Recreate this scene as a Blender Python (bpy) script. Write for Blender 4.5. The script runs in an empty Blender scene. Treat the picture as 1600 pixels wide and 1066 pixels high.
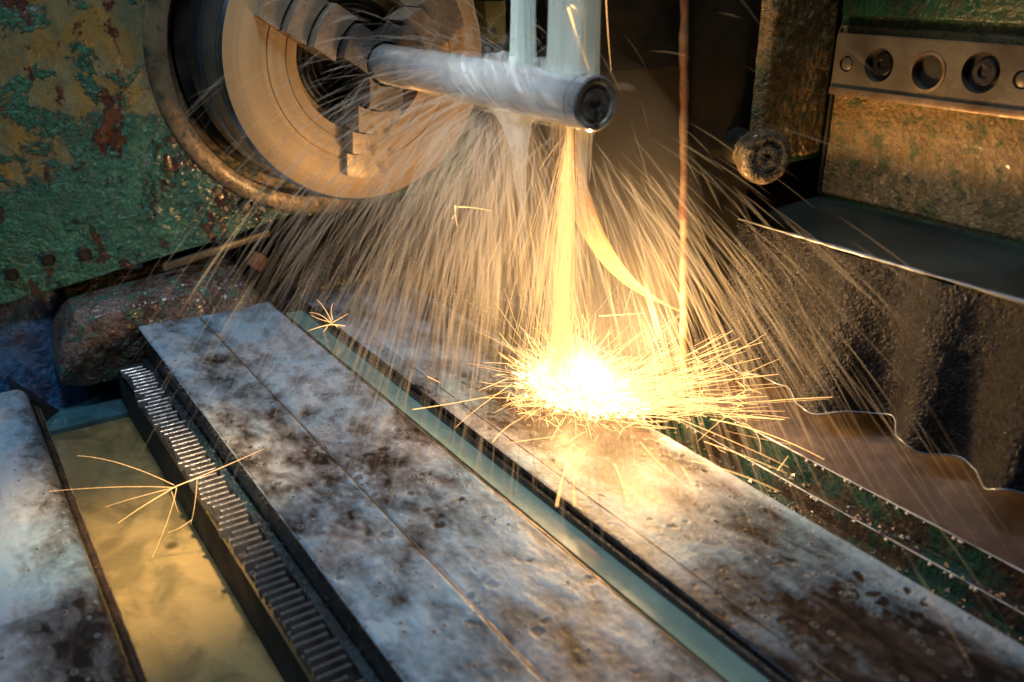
import bpy, bmesh, math, random
import numpy as np
from mathutils import Vector, Matrix

random.seed(7)
rng = np.random.default_rng(7)
R = math.radians
S = bpy.context.scene
COL = S.collection

# ------------------------------------------------------------------ camera
F = 1400.0
CAM = Vector((0.0, 0.0, 0.40))
RIGHT = Vector((0.8327, -0.5538, 0.0)).normalized()
FWD = Vector((0.5105, 0.7677, -0.3872)).normalized()
UP = RIGHT.cross(FWD).normalized()
cd = bpy.data.cameras.new('camera')
cam = bpy.data.objects.new('camera', cd)
COL.objects.link(cam)
m3 = Matrix((RIGHT, UP, -FWD)).transposed()
cam.matrix_world = Matrix.Translation(CAM) @ m3.to_4x4()
cd.sensor_width = 36.0
cd.lens = 36.0 * F / 1600.0
cd.clip_start = 0.02
cd.clip_end = 50
cd.dof.use_dof = True
cd.dof.focus_distance = 0.92
cd.dof.aperture_fstop = 5.0
S.camera = cam

# ------------------------------------------------------------------ world and lights
W = bpy.data.worlds.new('World')
S.world = W
W.use_nodes = True
W.node_tree.nodes['Background'].inputs[0].default_value = (0.22, 0.36, 0.6, 1)
W.node_tree.nodes['Background'].inputs[1].default_value = 0.022
S.view_settings.view_transform = 'Standard'
S.view_settings.look = 'None'
S.view_settings.exposure = 0.0
S.view_settings.gamma = 1.0
S.cycles.transparent_max_bounces = 48
S.cycles.max_bounces = 6
S.cycles.volume_bounces = 0
S.cycles.sample_clamp_indirect = 3.0
S.cycles.use_denoising = True


def area(name, loc, target, size, power, col, size_y=None, spread=None):
    d = bpy.data.lights.new(name, 'AREA')
    d.energy = power
    d.color = col
    d.size = size
    if size_y:
        d.shape = 'RECTANGLE'
        d.size_y = size_y
    if spread:
        d.spread = R(spread)
    o = bpy.data.objects.new(name, d)
    COL.objects.link(o)
    o.location = loc
    o.rotation_euler = (Vector(target) - Vector(loc)).to_track_quat('-Z', 'Y').to_euler()
    return o


def point(name, loc, power, col, rad):
    d = bpy.data.lights.new(name, 'POINT')
    d.energy = power
    d.color = col
    d.shadow_soft_size = rad
    o = bpy.data.objects.new(name, d)
    COL.objects.link(o)
    o.location = loc
    return o


BURST = Vector((0.482, 0.635, 0.0))
point('spark_burst_light', (0.494, 0.636, 0.062), 3.9, (1.0, 0.58, 0.22), 0.024)
point('spark_splash_light', (0.532, 0.566, 0.080), 3.6, (1.0, 0.58, 0.22), 0.02)
point('spark_stream_light', (0.455, 0.612, 0.14), 0.25, (1.0, 0.64, 0.28), 0.03)
area('window_light', (-0.9, 1.0, 1.5), (0.30, 0.75, 0.0), 0.6, 6.6, (0.42, 0.70, 1.0))
area('shop_light', (0.15, 0.50, 1.35), (0.28, 0.72, 0.0), 0.25, 1.9, (0.74, 0.88, 1.0), spread=70)
area('back_light', (0.7, 2.2, 1.15), (0.35, 0.7, 0.1), 0.4, 10.0, (0.46, 0.72, 1.0))
area('shaft_fill', (-0.15, 1.02, 0.95), (0.45, 0.70, 0.31), 0.08, 0.26, (0.90, 0.96, 1.0), spread=22)  # unseen fill added to brighten the shaft and its spray
area('machine_lamp', (0.19, 0.46, 1.05), (0.100, 0.74, -0.1), 0.04, 0.34, (1.0, 0.72, 0.36), spread=15)


def ray(u, v):
    return (RIGHT * ((u - 800) / F) + UP * ((533 - v) / F) + FWD)


def on_x(u, v, X):
    d = ray(u, v)
    return CAM + d * (X / d.x)


def on_y(u, v, Y):
    d = ray(u, v)
    return CAM + d * (Y / d.y)


def on_z(u, v, Z):
    d = ray(u, v)
    return CAM + d * ((Z - CAM.z) / d.z)


# ------------------------------------------------------------------ numpy noise
def _hash(ix, iy, seed):
    h = (ix * 374761393 + iy * 668265263 + seed * 974711) & 0xffffffff
    h = ((h ^ (h >> 13)) * 1274126177) & 0xffffffff
    return ((h ^ (h >> 16)) & 0xffff) / 65535.0


def vnoise(x, y, seed=0):
    x = np.asarray(x, float)
    y = np.asarray(y, float)
    ix = np.floor(x).astype(np.int64)
    iy = np.floor(y).astype(np.int64)
    fx = x - ix
    fy = y - iy
    fx = fx * fx * (3 - 2 * fx)
    fy = fy * fy * (3 - 2 * fy)
    a = _hash(ix, iy, seed)
    b = _hash(ix + 1, iy, seed)
    c = _hash(ix, iy + 1, seed)
    d = _hash(ix + 1, iy + 1, seed)
    return (a * (1 - fx) + b * fx) * (1 - fy) + (c * (1 - fx) + d * fx) * fy


def fbm(x, y, seed=0, octv=5, gain=0.55):
    s = 0
    a = 1.0
    t = 0
    for k in range(octv):
        s = s + a * vnoise(x * 2 ** k + 17.3 * k, y * 2 ** k - 9.1 * k, seed + k)
        t += a
        a *= gain
    return s / t


# ------------------------------------------------------------------ materials
class NT:
    def __init__(self, name):
        self.m = bpy.data.materials.new(name)
        self.m.use_nodes = True
        self.t = self.m.node_tree
        self.t.nodes.clear()
        self.out = self.t.nodes.new('ShaderNodeOutputMaterial')
        self.tc = self.t.nodes.new('ShaderNodeTexCoord').outputs['Object']

    def n(self, typ, **kw):
        nd = self.t.nodes.new(typ)
        for k, v in kw.items():
            if hasattr(nd, k):
                setattr(nd, k, v)
        return nd

    def link(self, a, b):
        self.t.links.new(a, b)

    def setin(self, nd, key, v):
        s = nd.inputs[key]
        if isinstance(v, bpy.types.NodeSocket):
            self.link(v, s)
        elif isinstance(v, tuple) and len(v) == 3 and s.type == 'RGBA':
            s.default_value = (*v, 1)
        else:
            s.default_value = v

    def mapping(self, scale=(1, 1, 1), loc=(0, 0, 0), rot=(0, 0, 0), vec=None):
        nd = self.n('ShaderNodeMapping')
        self.link(vec or self.tc, nd.inputs[0])
        nd.inputs['Scale'].default_value = scale
        nd.inputs['Location'].default_value = loc
        nd.inputs['Rotation'].default_value = rot
        return nd.outputs[0]

    def noise(self, scale, detail=6, rough=0.6, dist=0.0, vec=None, col=False):
        nd = self.n('ShaderNodeTexNoise')
        self.link(vec or self.tc, nd.inputs['Vector'])
        nd.inputs['Scale'].default_value = scale
        nd.inputs['Detail'].default_value = detail
        nd.inputs['Roughness'].default_value = rough
        nd.inputs['Distortion'].default_value = dist
        return nd.outputs[1 if col else 0]

    def voro(self, scale, feature='F1', vec=None, rnd=1.0, out=0):
        nd = self.n('ShaderNodeTexVoronoi', feature=feature)
        self.link(vec or self.tc, nd.inputs['Vector'])
        nd.inputs['Scale'].default_value = scale
        nd.inputs['Randomness'].default_value = rnd
        return nd.outputs[out]

    def ramp(self, fac, stops, interp='LINEAR'):
        nd = self.n('ShaderNodeValToRGB')
        nd.color_ramp.interpolation = interp
        el = nd.color_ramp.elements
        while len(el) < len(stops):
            el.new(0.5)
        for e, (p, c) in zip(el, stops):
            e.position = p
            if not isinstance(c, tuple):
                c = (c, c, c)
            e.color = (*c, 1)
        self.link(fac, nd.inputs[0])
        return nd.outputs[0]

    def mix(self, fac, a, b, mode='MIX'):
        nd = self.n('ShaderNodeMix', data_type='RGBA', blend_type=mode)
        self.setin(nd, 0, fac)
        self.setin(nd, 6, a)
        self.setin(nd, 7, b)
        return nd.outputs[2]

    def math(self, op, a, b=0.0, clamp=False):
        nd = self.n('ShaderNodeMath', operation=op, use_clamp=clamp)
        self.setin(nd, 0, a)
        self.setin(nd, 1, b)
        return nd.outputs[0]

    def attr(self, name):
        nd = self.n('ShaderNodeAttribute')
        nd.attribute_name = name
        return nd.outputs['Fac']

    def bump(self, h, strength=0.5, dist=0.001, normal=None):
        nd = self.n('ShaderNodeBump')
        nd.inputs['Strength'].default_value = strength
        nd.inputs['Distance'].default_value = dist
        self.link(h, nd.inputs['Height'])
        if normal:
            self.link(normal, nd.inputs['Normal'])
        return nd.outputs[0]

    def bsdf(self, **kw):
        nd = self.n('ShaderNodeBsdfPrincipled')
        for k, v in kw.items():
            self.setin(nd, k.replace('_', ' '), v)
        self.link(nd.outputs[0], self.out.inputs[0])
        return nd

    def surf(self, s):
        self.link(s, self.out.inputs[0])


def simple(name, col, rough=0.5, metal=0.0, grime=None, gscale=30, bump=0.3, bscale=120, bdist=0.001, coat=0.0, gamt=(0.42, 0.62)):
    t = NT(name)
    c = col
    if grime:
        c = t.mix(t.ramp(t.noise(gscale, 7, 0.65), [(gamt[0], 0.0), (gamt[1], 1.0)]), col, grime)
    v = t.noise(gscale * 4, 5, 0.6)
    c = t.mix(0.5, c, t.ramp(v, [(0.3, 0.35), (0.7, 1.0)]), 'MULTIPLY')
    r = t.ramp(t.noise(gscale * 2, 5, 0.6), [(0.35, max(rough - 0.15, 0.05)), (0.65, min(rough + 0.15, 1))])
    nrm = t.bump(t.noise(bscale, 6, 0.6), bump, bdist)
    t.bsdf(Base_Color=c, Roughness=r, Metallic=metal, Normal=nrm, Coat_Weight=coat, Coat_Roughness=0.08)
    return t.m


def mat_headstock():
    t = NT('peeling_green_paint')
    big = t.noise(7.5, 7, 0.62, 0.4)
    mid = t.noise(26, 7, 0.65, 0.6, vec=t.mapping(loc=(3, 1, 2)))
    fine = t.noise(160, 5, 0.6)
    wr = t.noise(115, 4, 0.5, 0.9)
    green = t.mix(t.ramp(mid, [(0.35, 0.0), (0.62, 1.0)]), (0.016, 0.095, 0.072), (0.045, 0.22, 0.15))
    ochre = t.mix(t.ramp(mid, [(0.42, 0.0), (0.56, 1.0)]), (0.27, 0.19, 0.05), (0.19, 0.20, 0.11))
    # peeled band: the old ochre coat shows above, green below (as painted)
    sep = t.n('ShaderNodeSeparateXYZ')
    t.link(t.tc, sep.inputs[0])
    hgt = t.math('MULTIPLY', sep.outputs[2], 3.0)
    hx = t.math('MULTIPLY', t.math('SUBTRACT', 0.26, sep.outputs[0]), 1.1)
    lvl = t.math('ADD', t.math('ADD', t.math('MULTIPLY', big, 0.9), t.math('MULTIPLY', mid, 0.5)), t.math('ADD', hgt, hx))
    pe = t.ramp(lvl, [(0.0, 0.0), (1.0, 1.0)])
    nd = t.n('ShaderNodeMapRange')
    t.link(lvl, nd.inputs[0])
    nd.inputs[1].default_value = 1.00
    nd.inputs[2].default_value = 1.05
    peel = nd.outputs[0]
    col = t.mix(peel, green, ochre)
    isl = t.ramp(t.noise(19, 7, 0.7, 0.5, vec=t.mapping(loc=(7.3, 2, 1))), [(0.53, 0.0), (0.56, 1.0)])
    col = t.mix(isl, col, t.mix(t.ramp(fine, [(0.4, 0.0), (0.6, 1.0)]), (0.015, 0.11, 0.08), (0.04, 0.2, 0.13)))
    rust = t.ramp(t.noise(17, 8, 0.72, 0.3, vec=t.mapping(loc=(1.4, 5, 4.4), scale=(1.25, 1, 0.8))), [(0.548, 0.0), (0.572, 1.0)])
    rc = t.mix(t.ramp(fine, [(0.35, 0.0), (0.65, 1.0)]), (0.05, 0.013, 0.006), (0.16, 0.045, 0.016))
    col = t.mix(rust, col, rc)
    grey = t.ramp(t.noise(30, 5, 0.6, 0.2, vec=t.mapping(loc=(9, 5, 8))), [(0.66, 0.0), (0.68, 1.0)])
    col = t.mix(grey, col, (0.2, 0.27, 0.27))
    col = t.mix(0.55, col, t.ramp(t.noise(70, 6, 0.7), [(0.32, 0.35), (0.6, 1.0)]), 'MULTIPLY')
    thick = t.math('SUBTRACT', 1.0, t.math('MAXIMUM', t.math('MULTIPLY', peel, 0.8), rust))
    thick = t.math('MAXIMUM', thick, t.math('MULTIPLY', isl, 1.0))
    h = t.math('ADD', t.math('MULTIPLY', thick, t.math('ADD', t.math('MULTIPLY', wr, 1.6), 0.5)), t.math('MULTIPLY', fine, 0.25))
    nrm = t.bump(h, 1.0, 0.0035)
    rg = t.ramp(t.noise(45, 4, 0.6), [(0.35, 0.12), (0.65, 0.42)])
    t.bsdf(Base_Color=col, Roughness=rg, Normal=nrm, Coat_Weight=0.5, Coat_Roughness=0.12)
    return t.m


def mat_casting(name, a, b, c, scale=1.0, rough=0.3, bd=0.003, metal=0.0, coat=0.35, spec=0.5):
    t = NT(name)
    n1 = t.noise(22 * scale, 8, 0.7, 0.4)
    n2 = t.noise(60 * scale, 6, 0.65, 0.3, vec=t.mapping(loc=(4, 2, 7)))
    wr = t.noise(190 * scale, 4, 0.55, 0.5)
    col = t.mix(t.ramp(n1, [(0.42, 0.0), (0.56, 1.0)]), a, b)
    col = t.mix(t.ramp(n2, [(0.52, 0.0), (0.60, 1.0)]), col, c)
    h = t.math('ADD', t.math('MULTIPLY', n1, 0.8), t.math('ADD', t.math('MULTIPLY', wr, 0.8), t.math('MULTIPLY', n2, 0.5)))
    nrm = t.bump(h, 1.0, bd)
    rg = t.ramp(n2, [(0.35, max(rough - 0.15, 0.08)), (0.65, rough + 0.2)])
    t.bsdf(Base_Color=col, Roughness=rg, Metallic=metal, Normal=nrm, Coat_Weight=coat, Specular_IOR_Level=spec, **({'Coat_Roughness': 0.15} if spec >= 0.1 else {}), **({'Coat_Normal': t.bump(t.noise(260 * scale, 3, 0.7), 1.0, 0.0006, nrm), 'Coat_Roughness': 0.16} if spec < 0.1 else {}))
    return t.m


def mat_film():
    t = NT('wet_way_under_milky_coolant')
    film = t.attr('film')
    strv = t.mapping(scale=(1.7, 0.8, 1), rot=(0, 0, 0.5))
    n1 = t.noise(40, 7, 0.65, 0.8, vec=strv)
    n2 = t.noise(150, 5, 0.6, 0.3)
    f = t.math('ADD', t.math('MULTIPLY', t.math('ADD', film, 0.12), 0.80), t.math('MULTIPLY', t.math('SUBTRACT', n1, 0.5), 1.15))
    f = t.math('ADD', f, t.math('MULTIPLY', t.math('SUBTRACT', n2, 0.5), 0.55), True)
    warm = t.noise(9, 4, 0.6, 0.2, vec=t.mapping(loc=(2, 7, 1)))
    dark = t.mix(t.ramp(n1, [(0.4, 0.0), (0.6, 1.0)]), (0.016, 0.012, 0.010), (0.05, 0.035, 0.030))
    milk = t.mix(t.ramp(warm, [(0.42, 0.0), (0.6, 1.0)]), (0.24, 0.35, 0.45), (0.34, 0.36, 0.40))
    mid = t.mix(t.ramp(warm, [(0.4, 0.0), (0.6, 1.0)]), (0.070, 0.100, 0.132), (0.115, 0.105, 0.105))
    c = t.mix(t.ramp(f, [(0.05, 0.0), (0.34, 1.0)]), dark, mid)
    c = t.mix(t.ramp(f, [(0.34, 0.0), (0.95, 1.0)]), c, milk)
    # fine ripples and burst bubbles in the coolant
    vb = t.voro(95, vec=t.mapping(loc=(2, 3, 0), scale=(1, 0.85, 1)))
    ringm = t.ramp(vb, [(0.10, 0.0), (0.20, 1.0), (0.27, 0.0)])
    few = t.ramp(t.noise(28, 3, 0.6, vec=t.mapping(loc=(8, 1, 4))), [(0.43, 0.0), (0.54, 1.0)])
    rb = t.math('MULTIPLY', ringm, few)
    c = t.mix(t.math('MULTIPLY', rb, 0.38), c, (0.36, 0.38, 0.38))
    dots = t.math('MULTIPLY', t.ramp(vb, [(0.07, 1.0), (0.19, 0.0)]), few)
    c = t.mix(t.math('MULTIPLY', dots, 0.8), c, (0.03, 0.025, 0.022))
    h = t.math('ADD', t.math('MULTIPLY', f, 0.8), t.math('MULTIPLY', n2, 0.7))
    h = t.math('ADD', h, t.math('MULTIPLY', rb, 0.4))
    nrm = t.bump(h, 0.7, 0.0014)
    rg = t.ramp(n1, [(0.35, 0.34), (0.65, 0.62)])
    sp = t.bump(t.noise(380, 3, 0.6), 0.9, 0.0009)
    t.bsdf(Base_Color=c, Roughness=rg, Normal=nrm, Coat_Weight=0.18, Coat_Roughness=0.10, Coat_Normal=sp, Specular_IOR_Level=0.10)
    return t.m


def mat_turned(name, col, rough, ringscale, metal=1.0, tint=None, center=(0, 0), rs=0.5):
    """turned steel: rings round the Y axis through (x, z) = center, object space"""
    t = NT(name)
    sep = t.n('ShaderNodeSeparateXYZ')
    t.link(t.tc, sep.inputs[0])
    dx = t.math('SUBTRACT', sep.outputs[0], center[0])
    dz = t.math('SUBTRACT', sep.outputs[2], center[1])
    r = t.math('SQRT', t.math('ADD', t.math('MULTIPLY', dx, dx), t.math('MULTIPLY', dz, dz)))
    cx = t.n('ShaderNodeCombineXYZ')
    t.link(r, cx.inputs[0])
    t.link(sep.outputs[1], cx.inputs[1])
    n = t.noise(ringscale, 4, 0.7, vec=cx.outputs[0])
    nl = t.noise(ringscale * 0.16, 3, 0.6, vec=cx.outputs[0])
    blot = t.noise(14, 5, 0.6)
    c = t.mix(0.6, col, t.ramp(n, [(0.3, 0.55), (0.7, 1.0)]), 'MULTIPLY')
    c = t.mix(0.7, c, t.ramp(nl, [(0.35, 0.5), (0.65, 1.0)]), 'MULTIPLY')
    if tint:
        c = t.mix(t.ramp(blot, [(0.4, 0.0), (0.65, 0.8)]), c, tint)
    rg = t.math('ADD', rough - 0.1, t.math('MULTIPLY', blot, 0.2))
    nrm = t.bump(n, rs, 0.0004)
    t.bsdf(Base_Color=c, Roughness=rg, Metallic=metal, Normal=nrm)
    return t.m


def mat_spray(name, col, dens=1.0, pw=2.2):
    """drops and threads of milky coolant: scattering, partly clear"""
    t = NT(name)
    a = t.attr('alpha')
    lw = t.n('ShaderNodeLayerWeight')
    lw.inputs[0].default_value = 0.5
    fac = t.math('SUBTRACT', 1.0, lw.outputs['Facing'])
    fac = t.math('POWER', fac, pw)
    al = t.math('MULTIPLY', t.math('MULTIPLY', a, fac), dens, True)
    d = t.n('ShaderNodeBsdfDiffuse')
    d.inputs[0].default_value = (*col, 1)
    tr = t.n('ShaderNodeBsdfTranslucent')
    tr.inputs[0].default_value = (*col, 1)
    m = t.n('ShaderNodeMixShader')
    m.inputs[0].default_value = 0.5
    t.link(d.outputs[0], m.inputs[1])
    t.link(tr.outputs[0], m.inputs[2])
    tp = t.n('ShaderNodeBsdfTransparent')
    mm = t.n('ShaderNodeMixShader')
    t.link(al, mm.inputs[0])
    t.link(tp.outputs[0], mm.inputs[1])
    t.link(m.outputs[0], mm.inputs[2])
    t.surf(mm.outputs[0])
    return t.m


def mat_spark(name, strength, tint=None):
    t = NT(name)
    heat = t.attr('heat')
    c = t.ramp(heat, [(0.0, (1.0, 0.50, 0.16)), (0.4, (1.0, 0.68, 0.32)), (0.75, (1.0, 0.82, 0.54)), (1.0, (1.0, 0.94, 0.80))])
    e = t.n('ShaderNodeEmission')
    t.link(c, e.inputs[0])
    t.link(t.math('MULTIPLY', t.math('ADD', t.math('MULTIPLY', heat, heat), 0.12), strength), e.inputs[1])
    t.surf(e.outputs[0])
    t.m.cycles.emission_sampling = 'NONE'
    return t.m


def mat_jet(name, col, base, amp):
    """falling milky water, clear threads and white threads running down it"""
    t = NT(name)
    v = t.mapping(scale=(1, 1, 0.035))
    n = t.noise(190, 4, 0.6, vec=v)
    n2 = t.noise(60, 3, 0.6, vec=v)
    a = t.math('ADD', base - amp * 0.5, t.math('MULTIPLY', t.math('ADD', t.math('MULTIPLY', n, 0.5), t.math('MULTIPLY', n2, 0.5)), amp), True)
    lw = t.n('ShaderNodeLayerWeight')
    lw.inputs[0].default_value = 0.5
    fac = t.math('POWER', t.math('SUBTRACT', 1.0, lw.outputs['Facing']), 0.8)
    a = t.math('MULTIPLY', a, fac, True)
    a = t.math('MULTIPLY', a, t.attr('alpha'), True)
    c = t.mix(t.ramp(n2, [(0.35, 0.0), (0.65, 1.0)]), col, (0.62, 0.72, 0.68))
    d = t.n('ShaderNodeBsdfPrincipled')
    t.setin(d, 'Base Color', c)
    t.setin(d, 'Roughness', 0.25)
    t.setin(d, 'Subsurface Weight', 0.0)
    tr = t.n('ShaderNodeBsdfTranslucent')
    t.link(c, tr.inputs[0])
    m = t.n('ShaderNodeMixShader')
    m.inputs[0].default_value = 0.4
    t.link(d.outputs[0], m.inputs[1])
    t.link(tr.outputs[0], m.inputs[2])
    tp = t.n('ShaderNodeBsdfTransparent')
    mm = t.n('ShaderNodeMixShader')
    t.link(a, mm.inputs[0])
    t.link(tp.outputs[0], mm.inputs[1])
    t.link(m.outputs[0], mm.inputs[2])
    t.surf(mm.outputs[0])
    return t.m


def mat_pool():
    t = NT('warm_lit_coolant')  # ochre tone puts the warm light on the coolant into its colour
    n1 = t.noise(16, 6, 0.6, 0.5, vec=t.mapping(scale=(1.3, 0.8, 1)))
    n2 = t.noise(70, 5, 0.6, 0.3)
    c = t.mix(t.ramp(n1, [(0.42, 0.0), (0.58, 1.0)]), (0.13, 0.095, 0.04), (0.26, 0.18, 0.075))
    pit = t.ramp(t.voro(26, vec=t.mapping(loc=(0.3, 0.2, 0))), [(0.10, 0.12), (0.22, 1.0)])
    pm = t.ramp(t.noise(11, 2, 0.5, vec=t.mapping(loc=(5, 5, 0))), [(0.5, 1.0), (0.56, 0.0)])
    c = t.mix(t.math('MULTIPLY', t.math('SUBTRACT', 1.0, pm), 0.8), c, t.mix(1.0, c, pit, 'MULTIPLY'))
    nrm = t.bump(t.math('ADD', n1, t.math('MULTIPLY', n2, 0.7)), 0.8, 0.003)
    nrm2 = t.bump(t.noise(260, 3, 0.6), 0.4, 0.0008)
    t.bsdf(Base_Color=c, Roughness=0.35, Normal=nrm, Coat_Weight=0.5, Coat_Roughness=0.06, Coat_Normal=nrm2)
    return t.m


M = {}
M['headstock'] = mat_headstock()
M['film'] = mat_film()
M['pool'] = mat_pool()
M['ring'] = mat_casting('scraped_bronze_ring', (0.17, 0.115, 0.065), (0.30, 0.22, 0.13), (0.05, 0.075, 0.05), 0.7, 0.35, 0.0012, 0.3)
M['rust_cast'] = mat_casting('rusty_wet_casting', (0.055, 0.030, 0.020), (0.15, 0.11, 0.10), (0.03, 0.10, 0.075), 0.9, 0.3, 0.006)
M['house'] = mat_casting('bumpy_olive_paint', (0.22, 0.135, 0.045), (0.32, 0.205, 0.08), (0.10, 0.11, 0.032), 1.25, 0.30, 0.0050)
M['house_green'] = mat_casting('dark_green_paint', (0.010, 0.045, 0.022), (0.018, 0.075, 0.034), (0.03, 0.035, 0.012), 1.0, 0.3, 0.002)
M['black'] = simple('sooty_black_paint', (0.012, 0.014, 0.012), 0.5, 0, (0.03, 0.022, 0.014), 12)
M['rubber'] = mat_casting('wet_black_rubber', (0.003, 0.0034, 0.0055), (0.005, 0.005, 0.008), (0.010, 0.008, 0.006), 1.7, 0.36, 0.0038, 0.0, 0.45, 0.09)
M['holeplate'] = simple('worn_steel_bar', (0.20, 0.165, 0.11), 0.42, 0.35, (0.09, 0.07, 0.045), 26, 0.4, 160, 0.0012)
M['rusty_edge'] = simple('rusty_sheet_edge', (0.34, 0.20, 0.10), 0.55, 0.1, (0.14, 0.03, 0.012), 40, 0.7, 240, 0.0012)
M['lip'] = simple('grey_green_sheet', (0.04, 0.055, 0.046), 0.45, 0.1, (0.010, 0.012, 0.010), 9, 0.3, 60, 0.001, 0.3)
M['tray'] = simple('coated_tray_sheet', (0.11, 0.082, 0.072), 0.38, 0.1, (0.20, 0.14, 0.085), 10, 0.5, 120, 0.001, 0.4, (0.5, 0.75))
M['trough'] = simple('green_black_trough', (0.004, 0.040, 0.032), 0.3, 0, (0.018, 0.010, 0.007), 20, 0.9, 110, 0.004, 0.5, (0.44, 0.54))
M['brown'] = simple('oily_brown_sheet', (0.26, 0.15, 0.045), 0.45, 0.0, (0.12, 0.075, 0.03), 9, 0.4, 70, 0.001, 0.3)
M['dark_steel'] = simple('dark_wet_steel', (0.05, 0.045, 0.045), 0.25, 0.6, (0.02, 0.018, 0.018), 40, 0.6, 200, 0.0012, 0.6)
M['steel'] = simple('bright_steel', (0.45, 0.45, 0.46), 0.25, 1.0, (0.22, 0.2, 0.2), 30, 0.2, 200, 0.0004)
M['wet_black'] = simple('wet_blue_black_ledge', (0.020, 0.045, 0.060), 0.16, 0.2, (0.012, 0.016, 0.018), 30, 1.0, 150, 0.004, 0.8)
M['teeth'] = simple('rack_tooth_steel', (0.30, 0.28, 0.28), 0.34, 0.7, (0.14, 0.12, 0.12), 60, 0.4, 300, 0.0006, 0.5)
M['wall_grey'] = simple('grey_green_bed_side', (0.010, 0.017, 0.016), 0.9, 0.0, (0.012, 0.015, 0.012), 14, 0.5, 60, 0.002, 0.0)
M['cool_lit_floor'] = simple('cool_lit_wet_floor', (0.055, 0.155, 0.19), 0.25, 0.0, (0.018, 0.05, 0.065), 18, 0.6, 90, 0.002, 0.5, (0.5, 0.64))  # blue tone paints the cool light on the far pan floor
M['blue'] = simple('deep_blue_base', (0.012, 0.10, 0.26), 0.25, 0.0, (0.006, 0.02, 0.07), 35, 1.0, 120, 0.004, 0.6, (0.44, 0.6))
M['channel'] = simple('pale_green_channel', (0.22, 0.33, 0.29), 0.22, 0.0, (0.20, 0.29, 0.25), 9, 0.1, 60, 0.0006, 0.4)
M['channel_brown'] = simple('yellow_brown_channel_side', (0.06, 0.05, 0.012), 0.4, 0.0, (0.06, 0.05, 0.015), 14, 0.3, 60, 0.001, 0.3)
M['way_side'] = simple('rusty_way_side', (0.065, 0.04, 0.028), 0.3, 0.2, (0.02, 0.015, 0.013), 45, 0.9, 200, 0.002, 0.6)
M['floor'] = simple('black_oily_floor', (0.02, 0.016, 0.012), 0.4, 0.0, (0.035, 0.028, 0.02), 8)
M['backwall'] = simple('dark_backwall', (0.030, 0.022, 0.014), 0.6, 0.0, (0.012, 0.012, 0.012), 3)
M['chuck_face'] = mat_turned('turned_chuck_face', (0.66, 0.46, 0.25), 0.46, 160, 0.2, None, (0, 0), 0.2)
M['chuck_side'] = mat_turned('chuck_rim_steel', (0.45, 0.5, 0.53), 0.24, 120, 0.95, None, (0, 0))
M['chuck_dark'] = simple('dark_chuck_bore', (0.015, 0.014, 0.014), 0.35, 0.4, (0.03, 0.025, 0.02), 30)
M['jaw'] = simple('chuck_jaw_steel', (0.30, 0.26, 0.23), 0.34, 0.8, (0.14, 0.12, 0.11), 30, 0.3, 160, 0.0006)
M['jaw_tip'] = simple('jaw_top_steel', (0.50, 0.40, 0.30), 0.32, 0.6, (0.3, 0.24, 0.18), 30, 0.2, 160, 0.0006)
M['shaft'] = mat_turned('ground_steel_shaft', (0.74, 0.76, 0.80), 0.17, 90, 0.75, None, (0, 0), 0.2)
M['shaft_end'] = simple('dark_shaft_end', (0.55, 0.56, 0.52), 0.45, 0.1, (0.10, 0.11, 0.10), 70, 0.6, 120, 0.002)
M['wheel_rim'] = simple('abrasive_wheel_rim', (0.30, 0.185, 0.08), 0.9, 0.0, (0.22, 0.135, 0.055), 60, 0.5, 900, 0.0006)
M['wheel_side'] = simple('abrasive_wheel_side', (0.030, 0.022, 0.013), 0.8, 0.0, (0.02, 0.014, 0.008), 20, 0.5, 900, 0.0006)
M['yellow'] = simple('faded_yellow_green_bar', (0.34, 0.32, 0.13), 0.5, 0, (0.18, 0.17, 0.07), 30)
M['spray'] = mat_spray('coolant_spray', (0.70, 0.64, 0.54), 0.56)
M['milk'] = mat_spray('milky_coolant_sheet', (0.88, 0.87, 0.82), 1.0, 0.5)
M['jet'] = mat_jet('coolant_jet', (0.66, 0.76, 0.68), 0.92, 0.9)
M['spark'] = mat_spark('hot_spark', 27.0)
M['spark_fall'] = mat_spark('falling_spark', 16.0)
M['spark_core'] = mat_spark('white_hot_core', 120.0)
M['drop'] = simple('clear_drop', (0.10, 0.12, 0.14), 0.06, 0.3, None, 30, 0.0, 50)
M['bead'] = simple('coolant_bead', (0.5, 0.48, 0.45), 0.1, 0, None, 30, 0.0, 50)


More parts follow.
